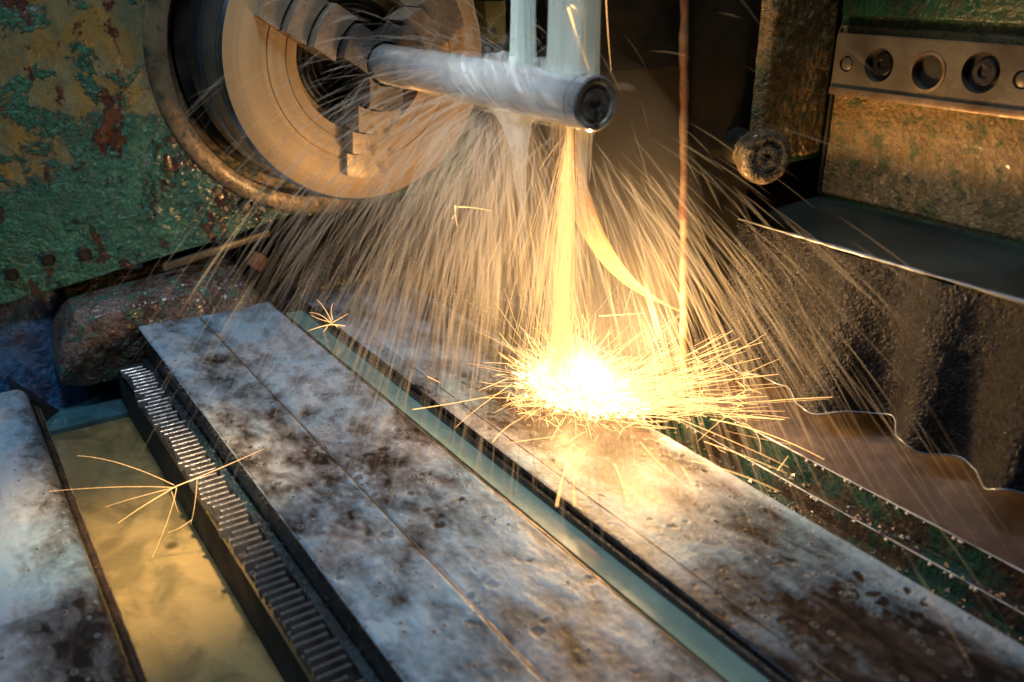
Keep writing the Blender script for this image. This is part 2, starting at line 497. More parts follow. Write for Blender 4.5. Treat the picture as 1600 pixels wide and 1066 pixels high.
# ------------------------------------------------------------------ object helpers
def link_mesh(name, verts, faces, mat, parent=None, base=None, smooth=True, attrs=None, autosmooth=None):
    base = base if base is not None else (Vector(parent['_b']) if parent is not None and '_b' in parent else Vector((0, 0, 0)))
    me = bpy.data.meshes.new(name)
    v = np.asarray(verts, dtype=np.float64) - np.array(base[:])
    f = faces
    if isinstance(f, np.ndarray) and f.ndim == 2:
        nf, k = f.shape
        me.vertices.add(len(v))
        me.vertices.foreach_set('co', v.astype(np.float32).ravel())
        me.loops.add(nf * k)
        me.loops.foreach_set('vertex_index', f.astype(np.int32).ravel())
        me.polygons.add(nf)
        me.polygons.foreach_set('loop_start', np.arange(nf, dtype=np.int32) * k)
        me.polygons.foreach_set('loop_total', np.full(nf, k, dtype=np.int32))
        me.update(calc_edges=True)
    else:
        me.from_pydata([tuple(p) for p in v], [], [tuple(q) for q in f])
        me.update()
    if smooth:
        me.polygons.foreach_set('use_smooth', np.ones(len(me.polygons), dtype=bool))
        if autosmooth:
            me.set_sharp_from_angle(angle=R(autosmooth))
    for an, av in (attrs or {}).items():
        at = me.attributes.new(an, 'FLOAT', 'POINT')
        at.data.foreach_set('value', np.asarray(av, dtype=np.float32).ravel())
    me.materials.append(mat)
    o = bpy.data.objects.new(name, me)
    COL.objects.link(o)
    if parent is not None:
        o.parent = parent
        if parent.type != 'EMPTY':
            o['_b'] = parent.get('_b', (0, 0, 0))
        else:
            o['_b'] = tuple(base)
    else:
        o.location = base
        o['_b'] = tuple(base)
    return o


def from_bm(name, bm, mat, parent=None, base=None, smooth=False, ang=30):
    bmesh.ops.recalc_face_normals(bm, faces=bm.faces)
    bm.verts.index_update()
    v = [tuple(p.co) for p in bm.verts]
    f = [[q.index for q in p.verts] for p in bm.faces]
    bm.free()
    return link_mesh(name, v, f, mat, parent, base, smooth, None, ang if smooth else None)


def thing(name, label, cat, base, group=None):
    o = bpy.data.objects.new(name, None)
    COL.objects.link(o)
    o.location = base
    o.empty_display_size = 0.02
    o['_b'] = tuple(base)
    o['label'] = label
    o['category'] = cat
    if group:
        o['group'] = group
    return o


def tag(o, label, cat, group=None, kind=None):
    if label:
        o['label'] = label
    if cat:
        o['category'] = cat
    if group:
        o['group'] = group
    if kind:
        o['kind'] = kind
    return o


def bm_box(x0, x1, y0, y1, z0, z1, bev=0.0, seg=2, bm=None):
    bm = bm or bmesh.new()
    c = bmesh.ops.create_cube(bm, size=1.0)
    for v in c['verts']:
        v.co = Vector(((x0 + x1) / 2 + v.co.x * (x1 - x0), (y0 + y1) / 2 + v.co.y * (y1 - y0), (z0 + z1) / 2 + v.co.z * (z1 - z0)))
    if bev > 0:
        es = list({e for v in c['verts'] for e in v.link_edges})
        bmesh.ops.bevel(bm, geom=es, offset=bev, segments=seg, affect='EDGES', profile=0.5)
    return bm


def box(name, x0, x1, y0, y1, z0, z1, mat, parent=None, bev=0.0, base=None, seg=2):
    return from_bm(name, bm_box(x0, x1, y0, y1, z0, z1, bev, seg), mat, parent, base, bev > 0, 40)


def lathe(profile, origin, axis, n=48, cap=True):
    """profile: list of (r, a); revolve about axis through origin. returns verts, faces"""
    axis = Vector(axis).normalized()
    e1 = axis.orthogonal().normalized()
    e2 = axis.cross(e1)
    V = []
    Fc = []
    for (r, a) in profile:
        for k in range(n):
            th = 2 * math.pi * k / n
            V.append(tuple(Vector(origin) + axis * a + (e1 * math.cos(th) + e2 * math.sin(th)) * r))
    for i in range(len(profile) - 1):
        for k in range(n):
            k2 = (k + 1) % n
            Fc.append((i * n + k, i * n + k2, (i + 1) * n + k2, (i + 1) * n + k))
    if cap:
        if profile[0][0] > 1e-6:
            Fc.append(tuple(range(n - 1, -1, -1)))
        if profile[-1][0] > 1e-6:
            Fc.append(tuple((len(profile) - 1) * n + k for k in range(n)))
    return V, Fc


def lathed(name, profile, origin, axis, mat, parent=None, n=48, cap=True, base=None, ang=30):
    V, Fc = lathe(profile, origin, axis, n, cap)
    bm = bmesh.new()
    vs = [bm.verts.new(p) for p in V]
    for f in Fc:
        try:
            bm.faces.new([vs[i] for i in f])
        except ValueError:
            pass
    return from_bm(name, bm, mat, parent, base, True, ang)


def gridmesh(P):
    """P: (n, m, 3) -> verts, quads"""
    n, m = P.shape[:2]
    idx = np.arange(n * m).reshape(n, m)
    q = np.stack([idx[:-1, :-1], idx[1:, :-1], idx[1:, 1:], idx[:-1, 1:]], -1).reshape(-1, 4)
    return P.reshape(-1, 3), q


def tubes(paths, radii, sides=4, attr=None):
    """paths: (N, K, 3); radii: (N, K); attr (N, K). Returns verts, quads, attr per vertex"""
    P = np.asarray(paths, float)
    N, K, _ = P.shape
    T = np.gradient(P, axis=1)
    T /= np.linalg.norm(T, axis=2, keepdims=True) + 1e-12
    ref = np.zeros_like(T)
    ref[..., 0] = 1.0
    bad = np.abs(T[..., 0]) > 0.9
    ref[bad] = (0, 1, 0)
    A = np.cross(T, ref)
    A /= np.linalg.norm(A, axis=2, keepdims=True) + 1e-12
    B = np.cross(T, A)
    V = []
    for s in range(sides):
        th = 2 * math.pi * s / sides
        V.append(P + (A * math.cos(th) + B * math.sin(th)) * radii[..., None])
    V = np.stack(V, 2)
    idx = np.arange(N * K * sides).reshape(N, K, sides)
    nxt = np.roll(idx, -1, axis=2)
    q = np.stack([idx[:, :-1], idx[:, 1:], nxt[:, 1:], nxt[:, :-1]], -1).reshape(-1, 4)
    at = None
    if attr is not None:
        at = np.repeat(attr[..., None], sides, axis=2).reshape(-1)
    return V.reshape(-1, 3), q, at


# ------------------------------------------------------------------ setting
o = box('ground', -3, 3, -2, 4, -0.95, -0.9, M['floor']); tag(o, None, None, kind='structure')
o = box('back_wall', -3, 3, 2.7, 2.8, -0.9, 2.5, M['backwall']); tag(o, None, None, kind='structure')

# ------------------------------------------------------------------ lathe bed
bed = thing('lathe_bed', 'long flat steel bed with two wet rails covered in milky coolant', 'lathe bed', (0.35, 0.6, -0.3))
Y0, Y1 = 0.05, 1.076


def stamp(film, hgt, X, Y, cx, cy, rx, ry, rot, depth, rim, hole):
    ca, sa = math.cos(rot), math.sin(rot)
    dx, dy = X - cx, Y - cy
    u = (dx * ca + dy * sa) / rx
    v = (-dx * sa + dy * ca) / ry
    lo = (np.abs(dx) < 0.02) & (np.abs(dy) < 0.02)
    d = np.full(X.shape, 9.0)
    wob = fbm(X[lo] * 320, Y[lo] * 320, 77, 2) - 0.5
    d[lo] = np.sqrt(u[lo] ** 2 + v[lo] ** 2) * (1 + 0.9 * wob)
    inside = np.clip((1.0 - d) / 0.35, 0, 1)
    ring = np.exp(-((d - 1.15) / 0.22) ** 2)
    film += -depth * inside + rim * ring
    hgt += -hole * inside + 0.35 * hole * ring


def way_surface(name, x0, x1, z, filmfun, spots, parent, ridge=0.0, rnd=0.0012):
    nx = max(8, int((x1 - x0) / 0.0013))
    ny = int((Y1 - Y0) / 0.0016)
    xs = np.linspace(x0, x1, nx)
    ys = np.linspace(Y0, Y1, ny)
    X, Y = np.meshgrid(xs, ys, indexing='ij')
    film = filmfun(X, Y)
    hgt = 0.0006 * (fbm(X * 45, Y * 30, 5) - 0.5) + 0.0005 * (film - 0.5)
    for s in spots:
        if x0 - 0.02 < s[0] < x1 + 0.02:
            stamp(film, hgt, X, Y, *s)
    # edges rounded off
    e = np.minimum(X - x0, x1 - X)
    er = np.clip(1 - e / 0.002, 0, 1)
    Z = z + hgt - rnd * er ** 2 + ridge * np.clip(1 - (X - x0) / 0.010, 0, 1)
    V, Q = gridmesh(np.stack([X, Y, Z], -1))
    Q = Q[:, ::-1] if False else Q
    # skirt down all round
    return link_mesh(name, V, Q, M['film'], parent, None, True, {'film': film.ravel()})


def warp(X, Y, sx, sy, seed):
    wx = fbm(X * 9, Y * 9, seed + 40) - 0.5
    wy = fbm(X * 9, Y * 9, seed + 50) - 0.5
    return fbm((X + wx * 0.05) * sx, (Y + wy * 0.05) * sy, seed, 5, 0.55)


def film1(X, Y):
    f = 0.60 + 1.0 * (warp(X, Y, 22, 9, 3) - 0.5) + 1.5 * (warp(X, Y, 70, 40, 9) - 0.5)
    # brown belt opposite the sparks, milky ends
    f -= 0.32 * np.exp(-((Y - 0.66) / 0.10) ** 2) * (0.6 + X * 1.2)
    f += 0.18 * np.clip((Y - 0.78) / 0.2, 0, 1)
    return f


def film2(X, Y):
    f = 0.42 + 1.5 * (warp(X, Y, 20, 9, 13) - 0.5) + 0.9 * (warp(X, Y, 60, 34, 19) - 0.5)
    f += 0.42 * np.exp(-((Y - 0.42 - (X - 0.46) * 0.8) / 0.075) ** 2)
    f -= 0.55 * np.clip((0.455 - Y + (X - 0.46) * 0.4) / 0.1, 0, 1) * np.clip((0.510 - X) / 0.02, 0, 1)
    f += 0.5 * np.clip((X - 0.505) / 0.012, 0, 1)
    f += 0.12 * np.clip((Y - 0.72) / 0.1, 0, 1)
    f -= 0.95 * np.exp(-((X - 0.485) ** 2 + ((Y - 0.585) * 0.7) ** 2) / 0.066 ** 2)  # film darkened round the impact to offset the spark lights' bright patch
    return f


sp = []
rr = random.Random(3)
for k in range(46):       # small soft pits
    sp.append((rr.uniform(0.185, 0.335), rr.uniform(0.3, 0.85), rr.uniform(0.0015, 0.0045), rr.uniform(0.002, 0.005), rr.uniform(0, 3), rr.uniform(0.1, 0.35), rr.uniform(0.05, 0.3), 0.0002))
for (u, v, r) in [(604, 838, 0.0065), (640, 770, 0.004), (686, 820, 0.005), (770, 912, 0.005), (925, 905, 0.006), (668, 795, 0.004), (560, 745, 0.005),
                  (600, 700, 0.0055), (720, 780, 0.004), (505, 700, 0.004), (840, 985, 0.005), (735, 930, 0.004), (665, 740, 0.005), (530, 905, 0.0035)]:
    p = on_z(u, v, 0)
    sp.append((p.x, p.y, r * 0.9, r * 1.1, rr.uniform(0, 3), rr.uniform(0.2, 0.4), rr.uniform(0.1, 0.4), 0.0005))
sp2 = []
for k in range(60):
    sp2.append((rr.uniform(0.385, 0.515), rr.uniform(0.3, 0.8), rr.uniform(0.001, 0.0035), rr.uniform(0.0015, 0.0045), rr.uniform(0, 3), rr.uniform(0.25, 0.6), rr.uniform(0.05, 0.2), 0.0004))
for k in range(75):        # leopard-like dark pits near the front end
    u = rr.gauss(1330, 95)
    v = rr.gauss(950, 42)
    p = on_z(u, v, 0)
    sp2.append((p.x, p.y, rr.uniform(0.002, 0.0062), rr.uniform(0.0016, 0.0036), rr.uniform(-0.6, 0.9), rr.uniform(0.5, 0.9), 0.10, 0.0001))

way_surface('front_rail_surface', 0.179, 0.2488, 0.0005, film1, sp, bed)
way_surface('front_rail_surface', 0.2503, 0.339, -0.0006, film1, sp, bed)
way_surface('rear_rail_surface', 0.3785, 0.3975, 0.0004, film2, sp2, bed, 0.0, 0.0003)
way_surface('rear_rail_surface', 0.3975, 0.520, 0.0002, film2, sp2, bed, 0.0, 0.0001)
box('rail_side', 0.180, 0.338, Y0, Y1 - 0.001, -0.031, -0.0025, M['way_side'], bed)
box('rail_side', 0.3793, 0.519, Y0, Y1 - 0.001, -0.05, -0.0035, M['way_side'], bed)
box('rail_foot', 0.3742, 0.3795, Y0, Y1 - 0.002, -0.03, -0.0065, M['way_side'], bed, 0.002)
# bright worn arrises
def arris(x, z, y0=Y0, y1=Y1, r=0.0007, mat=None, name='worn_edge', amp=0.0003, parent=bed):
    n = 160
    ys = np.linspace(y0, y1, n)
    P = np.zeros((1, n, 3))
    P[0, :, 0] = x + amp * (fbm(ys * 60, ys * 0, 7) - 0.5) * 2
    P[0, :, 1] = ys
    P[0, :, 2] = z
    rad = np.full((1, n), r) * (0.6 + 0.8 * vnoise(ys * 90, ys * 0, 3))[None]
    V, Q, _ = tubes(P, rad, 5)
    return link_mesh(name, V, Q, mat or M['steel'], parent)
M['edge_warm'] = simple('brassy_worn_edge', (0.36, 0.25, 0.15), 0.4, 0.5, (0.16, 0.09, 0.05), 50)
M['edge_cool'] = simple('pale_worn_edge', (0.42, 0.44, 0.46), 0.35, 0.3, (0.18, 0.17, 0.17), 50)
arris(0.179, -0.0008, mat=M['edge_cool'])
arris(0.3392, -0.0014, mat=M['edge_warm'], r=0.0008)
arris(0.2495, -0.0004, mat=M['edge_warm'], r=0.0007)
arris(0.3976, 0.0005, mat=M['edge_warm'], r=0.0004)
arris(0.3786, -0.0022, mat=M['dark_steel'], r=0.0012)
arris(0.5203, -0.0010, mat=M['edge_cool'], r=0.0012)
# end faces of the rails, pale edge
for (a, b) in ((0.179, 0.339), (0.3785, 0.5205)):
    n = 60
    xs = np.linspace(a, b, n)
    P = np.zeros((1, n, 3)); P[0, :, 0] = xs; P[0, :, 1] = Y1 + 0.0003 * np.sin(xs * 300); P[0, :, 2] = -0.0008
    V, Q, _ = tubes(P, np.full((1, n), 0.0007), 5)
    link_mesh('rail_end_edge', V, Q, M['edge_cool'], bed)
box('channel_floor', 0.3525, 0.3740, Y0, Y1 - 0.02, -0.02, -0.0125, M['channel'], bed)
box('channel_ledge', 0.338, 0.3523, Y0, Y1 - 0.02, -0.022, -0.0145, M['channel_brown'], bed)
box('bed_side', 0.1475, 0.30, Y0, 1.30, -0.3, -0.0465, M['wall_grey'], bed)
box('bed_core', 0.31, 0.60, Y0, 1.30, -0.3, -0.052, M['trough'], bed)

# rack under the front rail
rack = thing('gear_rack', 'long steel gear rack with close cross teeth beside front rail', 'gear rack', (0.16, 0.6, -0.045))
box('rack_bar', 0.146, 0.1795, Y0, 1.045, -0.046, -0.0375, M['dark_steel'], rack, 0.001)
box('rack_flange', 0.1715, 0.1796, Y0, 1.05, -0.0375, -0.0300, M['wet_black'], rack, 0.001)
tooth_mesh = None
yy = 0.10
k = 0
while yy < 1.035:
    if tooth_mesh is None:
        bm = bmesh.new()
        w1, w0 = 0.0016, 0.0034
        prof = [(-w0, -0.0378), (-w1, -0.0308), (-w1 * 0.5, -0.0300), (w1 * 0.5, -0.0300), (w1, -0.0308), (w0, -0.0378)]
        a = [bm.verts.new((0.1468, y, z)) for y, z in prof]
        b = [bm.verts.new((0.1708, y, z)) for y, z in prof]
        for i in range(len(prof) - 1):
            bm.faces.new((a[i], a[i + 1], b[i + 1], b[i]))
        bm.faces.new(a[::-1])
        bm.faces.new(b)
        t0 = from_bm('tooth', bm, M['teeth'], rack, None, False)
        tooth_mesh = t0.data
        t0.location = (0, yy, 0)
    else:
        t1 = t0.copy()
        COL.objects.link(t1)
        t1.parent = rack
        t1.location = (0, yy + rr.gauss(0, 0.00012), rr.gauss(0, 0.00015))
        t1.rotation_euler = (0, 0, rr.gauss(0, 0.004))
    yy += 0.0092

# wet ledge blobs between rack and rail side: trickles of coolant
def blob(name, cx, cy, cz, rx, ry, rz, mat, parent=None, base=None, seed=0, amp=0.3, n=24, m=14, squareness=1.0, rot=0):
    th = np.linspace(0, 2 * np.pi, n, endpoint=False)
    ph = np.linspace(0.02, np.pi - 0.02, m)
    T, Ph = np.meshgrid(th, ph, indexing='ij')
    sg = lambda a, p: np.sign(a) * np.abs(a) ** p
    d = 1 + amp * (fbm(np.cos(T) * 2 + 5 + seed, np.sin(T) * 2 + Ph * 1.4 + 3 + seed, seed) - 0.5) * 2
    x = rx * sg(np.sin(Ph), squareness) * sg(np.cos(T), squareness) * d
    y = ry * sg(np.sin(Ph), squareness) * sg(np.sin(T), squareness) * d
    z = rz * sg(np.cos(Ph), squareness) * d
    c, s = math.cos(rot), math.sin(rot)
    P = np.stack([cx + x * c - y * s, cy + x * s + y * c, cz + z], -1)
    idx = np.arange(n * m).reshape(n, m)
    nx = np.roll(idx, -1, axis=0)
    q = np.stack([idx[:, :-1], idx[:, 1:], nx[:, 1:], nx[:, :-1]], -1).reshape(-1, 4).tolist()
    q.append(idx[:, 0].tolist())
    q.append(idx[:, -1][::-1].tolist())
    return link_mesh(name, P.reshape(-1, 3), q, mat, parent, base, True)


# ------------------------------------------------------------------ pool and cover at left
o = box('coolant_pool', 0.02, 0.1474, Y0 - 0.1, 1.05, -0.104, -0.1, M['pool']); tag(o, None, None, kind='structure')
o = box('pan_floor', -0.4, 0.1474, 1.0505, 1.6, -0.11, -0.094, M['cool_lit_floor']); tag(o, None, None, kind='structure')
# dark low wall beside the far pan floor
cov = thing('cover_plate', 'rust brown slide cover with milky film and rounded edge, left foreground', 'machine cover', (-0.1, 0.6, -0.1))
n, m = 400, 150
ys = np.linspace(-0.05, 1.04, n)
ss = np.linspace(0, 1, m)
prof = []
for s in ss:
    if s < 0.78:
        prof.append((-0.25 + (0.035 + 0.25) * s / 0.78, -0.030))
    else:
        a = (s - 0.78) / 0.22 * math.pi / 2
        prof.append((0.035 + 0.012 * math.sin(a), -0.030 - 0.012 * (1 - math.cos(a))))
prof = np.array(prof)
X = np.repeat(prof[None, :, 0], n, 0)
Z = np.repeat(prof[None, :, 1], n, 0)
Yg = np.repeat(ys[:, None], m, 1)
fl = 0.12 + 1.2 * (warp(X, Yg, 16, 10, 31) - 0.5) + 0.55 * np.exp(-((X + 0.005 - (Yg - 0.80) * 0.12) / 0.028) ** 2) * (Yg > 0.2)
fl += 0.4 * np.exp(-((X + 0.03) / 0.05) ** 2) * (Yg > 0.62)
Z = Z + 0.0008 * (fbm(X * 40, Yg * 30, 3) - 0.5)
V, Q = gridmesh(np.stack([X, Yg, Z], -1))
link_mesh('cover_top', V, Q[:, ::-1], M['film'], cov, None, True, {'film': fl.ravel()})
box('cover_side', -0.25, 0.0468, -0.05, 1.039, -0.105, -0.0425, M['way_side'], cov)
rod = thing('feed_rod', 'thin brown rod running along the cover beside the coolant pool', 'rod', (0.056, 0.5, -0.055))
lathed('rod_bar', [(0.0035, -0.0), (0.0035, 1.02)], (0.0525, 0.02, -0.058), (0, 1, 0), M['rusty_edge'] if False else M['way_side'], rod, 16)
arris(0.0555, -0.0555, 0.02, 1.03, 0.0007, M['edge_warm'], 'rod_highlight_edge', parent=rod)

# ------------------------------------------------------------------ headstock
AX, AZ = 0.45, 0.30
hs = thing('headstock', 'green painted headstock casting with peeling rust and ochre patches around chuck', 'headstock', (0.45, 1.12, 0.3))
HY = 1.12
poly = [(-0.35, 0.018), (-0.1, 0.026), (0.058, 0.045), (0.12, 0.052), (0.20, 0.064), (0.30, 0.078), (0.36, 0.090), (0.437, 0.106), (0.52, 0.100), (0.66, 0.100), (0.68, 0.12), (0.68, 0.75), (-0.35, 0.75)]


def ray_poly(th):
    dx, dz = math.cos(th), math.sin(th)
    best = 9
    for i in range(len(poly)):
        x1, z1 = poly[i]
        x2, z2 = poly[(i + 1) % len(poly)]
        x1 -= AX; x2 -= AX; z1 -= AZ; z2 -= AZ
        ex, ez = x2 - x1, z2 - z1
        den = dx * ez - dz * ex
        if abs(den) < 1e-9:
            continue
        t = (x1 * ez - z1 * ex) / den
        s = (x1 * dz - z1 * dx) / den
        if t > 0 and -1e-6 <= s <= 1 + 1e-6:
            best = min(best, t)
    return best


RI = 0.2085
na, nr = 720, 110
P = np.zeros((na + 1, nr + 6, 3))
for i in range(na + 1):
    th = 2 * math.pi * i / na
    ro = max(ray_poly(th), RI + 0.001)
    for j in range(nr):
        s = (j / (nr - 1)) ** 1.3
        r = RI + (ro - RI) * s
        P[i, j] = (AX + r * math.cos(th), HY, AZ + r * math.sin(th))
    for q, (dy, ins) in enumerate(((0.002, 0.0), (0.006, -0.0015), (0.03, -0.002), (0.1, -0.002), (0.25, -0.002), (0.25, -0.02))):
        r = ro + ins - 0.0
        P[i, nr + q] = (AX + r * math.cos(th), HY + dy, AZ + r * math.sin(th))
A, B = P[:, :nr, 0], P[:, :nr, 2]
hf = fbm(A * 28, B * 28, 61, 5)
hw = fbm(A * 160, B * 160, 71, 3)
P[:, :nr, 1] -= 0.004 * (hf - 0.5) + 0.0022 * (hw - 0.5) * np.clip((0.24 - B) / 0.08 + (A - 0.2) * 3, 0.15, 1)
V, Q = gridmesh(P)
link_mesh('casting_face', V, Q, M['headstock'], hs)
# ring flange with dark recess
n, prof = 200, [(0.2090, 0.004), (0.2080, -0.002), (0.2065, -0.0045), (0.2040, -0.0055), (0.190, -0.0050), (0.1835, -0.0040), (0.1825, 0.001), (0.1825, 0.03), (0.170, 0.032), (0.169, 0.09)]
lathed('bearing_ring', [(r, a) for r, a in prof], (AX, HY, AZ), (0, 1, 0), M['ring'], hs, 200, False, ang=40)
lathed('ring_groove', [(0.1838, -0.0046), (0.1832, -0.0052), (0.1824, -0.0046)], (AX, HY, AZ), (0, 1, 0), M['edge_warm'], hs, 160, False)
lathed('spindle_recess', [(0.1695, 0.02), (0.1, 0.022), (0.001, 0.022)], (AX, HY, AZ), (0, 1, 0), M['black'], hs, 64, False)
box('gearbox_body', -0.34, 0.67, HY + 0.255, 1.62, 0.06, 0.74, M['headstock'], hs)
# screw at the tip of the ring and plugged holes
for (u, v, r) in ((388, 323, 0.0105),):
    p = on_y(u, v, HY - 0.004)
    w = lathed('socket_screw', [(r, 0.004), (r, -0.004), (r * 0.93, -0.006), (r * 0.66, -0.0062), (r * 0.6, -0.005), (r * 0.6, 0.003), (0.0, 0.003)], p, (0, 1, 0), M['dark_steel'], hs, 32, False)
    lathed('screw_rim', [(r * 0.9, -0.0061), (r * 0.80, -0.0072), (r * 0.66, -0.0062)], p, (0, 1, 0), M['ring'], w, 32, False)
for (u, v) in ((19, 428), (76, 405), (133, 397)):
    p = on_y(u, v, HY - 0.0035)
    lathed('screw_hole', [(0.0082, 0.0), (0.0062, -0.0012), (0.0055, 0.0005), (0.0, 0.0005)], p, (0, 1, 0), M['black'], hs, 24, False)
# underside name strip
p = on_y(345, 376, 1.118)
bm = bm_box(0.225, 0.362, 1.112, 1.119, -0.0045, 0.0045, 0.001)
for v in bm.verts:
    v.co.z += 0.0665 + (v.co.x - 0.29) * 0.17
from_bm('scale_strip', bm, M['holeplate'], hs, None, True)
p = on_y(341, 377, 1.11)
lathed('strip_screw', [(0.0032, 0.003), (0.0032, -0.001), (0.0, -0.001)], p, (0, 1, 0), M['black'], hs, 16, False)

# rusty rough bed end casting, and its continuation behind the rear rail
def rough_slab(name, base, x0, x1, y0, y1, z0, topfun, mat, seed, label, cat, amp=0.007):
    nx, nn = 260, 120
    xs = np.linspace(x0, x1, nx)
    t = np.linspace(0, 1, nn)
    X = np.repeat(xs[:, None], nn, 1)
    T = np.repeat(t[None], nx, 0)
    top = topfun(X)
    # profile: front face up (t<.45), rounded arris, sloped top going back (t>.55)
    fz = np.clip(T / 0.42, 0, 1)
    tz = np.clip((T - 0.42) / 0.58, 0, 1)
    Yv = y0 + (y1 - y0) * tz - 0.010 * np.sin(fz * np.pi * 0.9) * (T < 0.42)
    Zv = z0 + (top - z0) * fz + 0.020 * tz ** 0.8
    n1 = fbm(X * 26, T * 5 + 2, seed, 6) - 0.5
    n2 = fbm(X * 120, T * 24, seed + 3, 4) - 0.5
    Yv = Yv - amp * 2.2 * n1 - 0.004 * n2
    Zv = Zv + amp * 1.6 * (fbm(X * 24, T * 4, seed + 8, 5) - 0.5) + 0.003 * n2
    e = np.clip(np.minimum(X - x0, x1 - X) / 0.03, 0, 1) ** 0.5
    Zv = z0 + (Zv - z0) * (0.25 + 0.75 * e)
    Yv = Yv + 0.015 * (1 - e)
    V, Q = gridmesh(np.stack([X, Yv, Zv], -1))
    o = link_mesh(name, V, Q, mat, None, Vector(base), True)
    tag(o, label, cat)
    return o


rough_slab('bed_end_casting', (0.2, 1.1, -0.05), 0.085, 0.345, 1.083, 1.16, -0.06, lambda X: 0.018 + 0.012 * np.sin((X - 0.08) * 9) , M['rust_cast'], 4,
           'rough rusty casting with green flakes between headstock and front rail', 'casting')
rough_slab('bed_end_casting', (0.45, 1.12, -0.05), 0.352, 0.60, 1.090, 1.20, -0.06, lambda X: 0.006 + 0.004 * np.sin(X * 30), M['rust_cast'], 14,
           'dark rusty casting behind the far end of the rear rail', 'casting')
o = box('chip_tray', -0.4, 0.9, 1.0765, 2.6, -0.16, -0.112, M['black']); tag(o, 'black oily tray floor far behind the rails under the chuck', 'tray')
# small steel nut lying on the casting, rusty diamond shape
nutp = on_y(402, 408, 1.085)
nut = thing('square_nut', 'small rusty square nut tilted on the casting below headstock', 'nut', nutp)
bm = bm_box(-0.010, 0.010, -0.005, 0.005, -0.010, 0.010, 0.002)
bmesh.ops.rotate(bm, verts=bm.verts, matrix=Matrix.Rotation(R(40), 3, 'Y') @ Matrix.Rotation(R(-15), 3, 'Z'))
for v in bm.verts:
    v.co += nutp
from_bm('nut_body', bm, M['rusty_edge'], nut, None, True)
# deep blue base face at far left
blu = thing('blue_base_panel', 'deep blue wet panel under the headstock at far left', 'panel', (0.05, 1.2, -0.09))
n, m = 80, 60
X, Zz = np.meshgrid(np.linspace(-0.02, 0.115, n), np.linspace(-0.094, 0.045, m), indexing='ij')
Yv = 1.145 + 0.05 * (X - 0.03) ** 2 * 40 + 0.006 * (fbm(X * 60, Zz * 40, 77) - 0.5) - (0.04 - Zz) * 0.35
Yv = Yv + 0.0
V, Q = gridmesh(np.stack([X, Yv, Zz], -1))
link_mesh('panel_face', V, Q, M['blue'], blu)
low = thing('pan_divider', 'black upright strip between the far pan floor and the slide cover', 'divider', (0.05, 1.1, -0.1))
bm = bmesh.new()
pts = [(on_z(0, 545, -0.04)), (on_z(50, 555, -0.094)), (on_z(92, 642, -0.0935)), (on_z(60, 668, -0.0935)), (on_z(18, 612, -0.04))]
vs = [bm.verts.new(p) for p in pts] + [bm.verts.new((p.x, p.y, -0.11)) for p in pts]
bm.faces.new(vs[:5]); bm.faces.new(vs[5:][::-1])
for i in range(5):
    j = (i + 1) % 5
    bm.faces.new((vs[i], vs[5 + i], vs[5 + j], vs[j]))
from_bm('divider_strip', bm, M['black'], low)

# ------------------------------------------------------------------ chuck
CY = 0.985
CR = 0.163
ck = thing('lathe_chuck', 'large round steel chuck with stepped jaws gripping the shaft', 'chuck', (AX, CY, AZ))
lathed('chuck_body', [(CR - 0.003, 0.0), (CR, 0.003), (CR, 0.010), (CR - 0.0018, 0.0115), (CR - 0.0018, 0.0135), (CR, 0.015), (CR, 0.062), (CR - 0.004, 0.064), (CR - 0.004, 0.082), (CR - 0.001, 0.083), (CR - 0.001, 0.125), (0.05, 0.126)], (AX, CY, AZ), (0, 1, 0), M['chuck_side'], ck, 220, False, ang=25)
lathed('chuck_face', [(CR - 0.003, 0.0), (0.158, -0.0008), (0.115, -0.0008), (0.1145, 0.001), (0.1125, 0.001), (0.112, -0.001), (0.094, -0.0012), (0.0935, 0.0), (0.0915, 0.0), (0.091, -0.0015), (0.080, -0.0015), (0.0785, 0.002), (0.0782, 0.028), (0.055, 0.030)], (AX, CY, AZ), (0, 1, 0), M['chuck_face'], ck, 220, False, ang=25)
lathed('chuck_bore', [(0.0783, 0.0285), (0.050, 0.0295), (0.045, 0.024), (0.040, 0.024), (0.036, 0.034), (0.002, 0.05)], (AX, CY, AZ), (0, 1, 0), M['chuck_dark'], ck, 96, False)
for (ra, rb, a) in ((0.0665, 0.0640, 0.0275), (0.0600, 0.0580, 0.0265), (0.0520, 0.0505, 0.0262)):
    lathed('scroll_ring', [(ra, a + 0.004), (ra, a), (rb, a - 0.001), (rb, a + 0.004)], (AX, CY, AZ), (0, 1, 0), M['steel'], ck, 120, False)


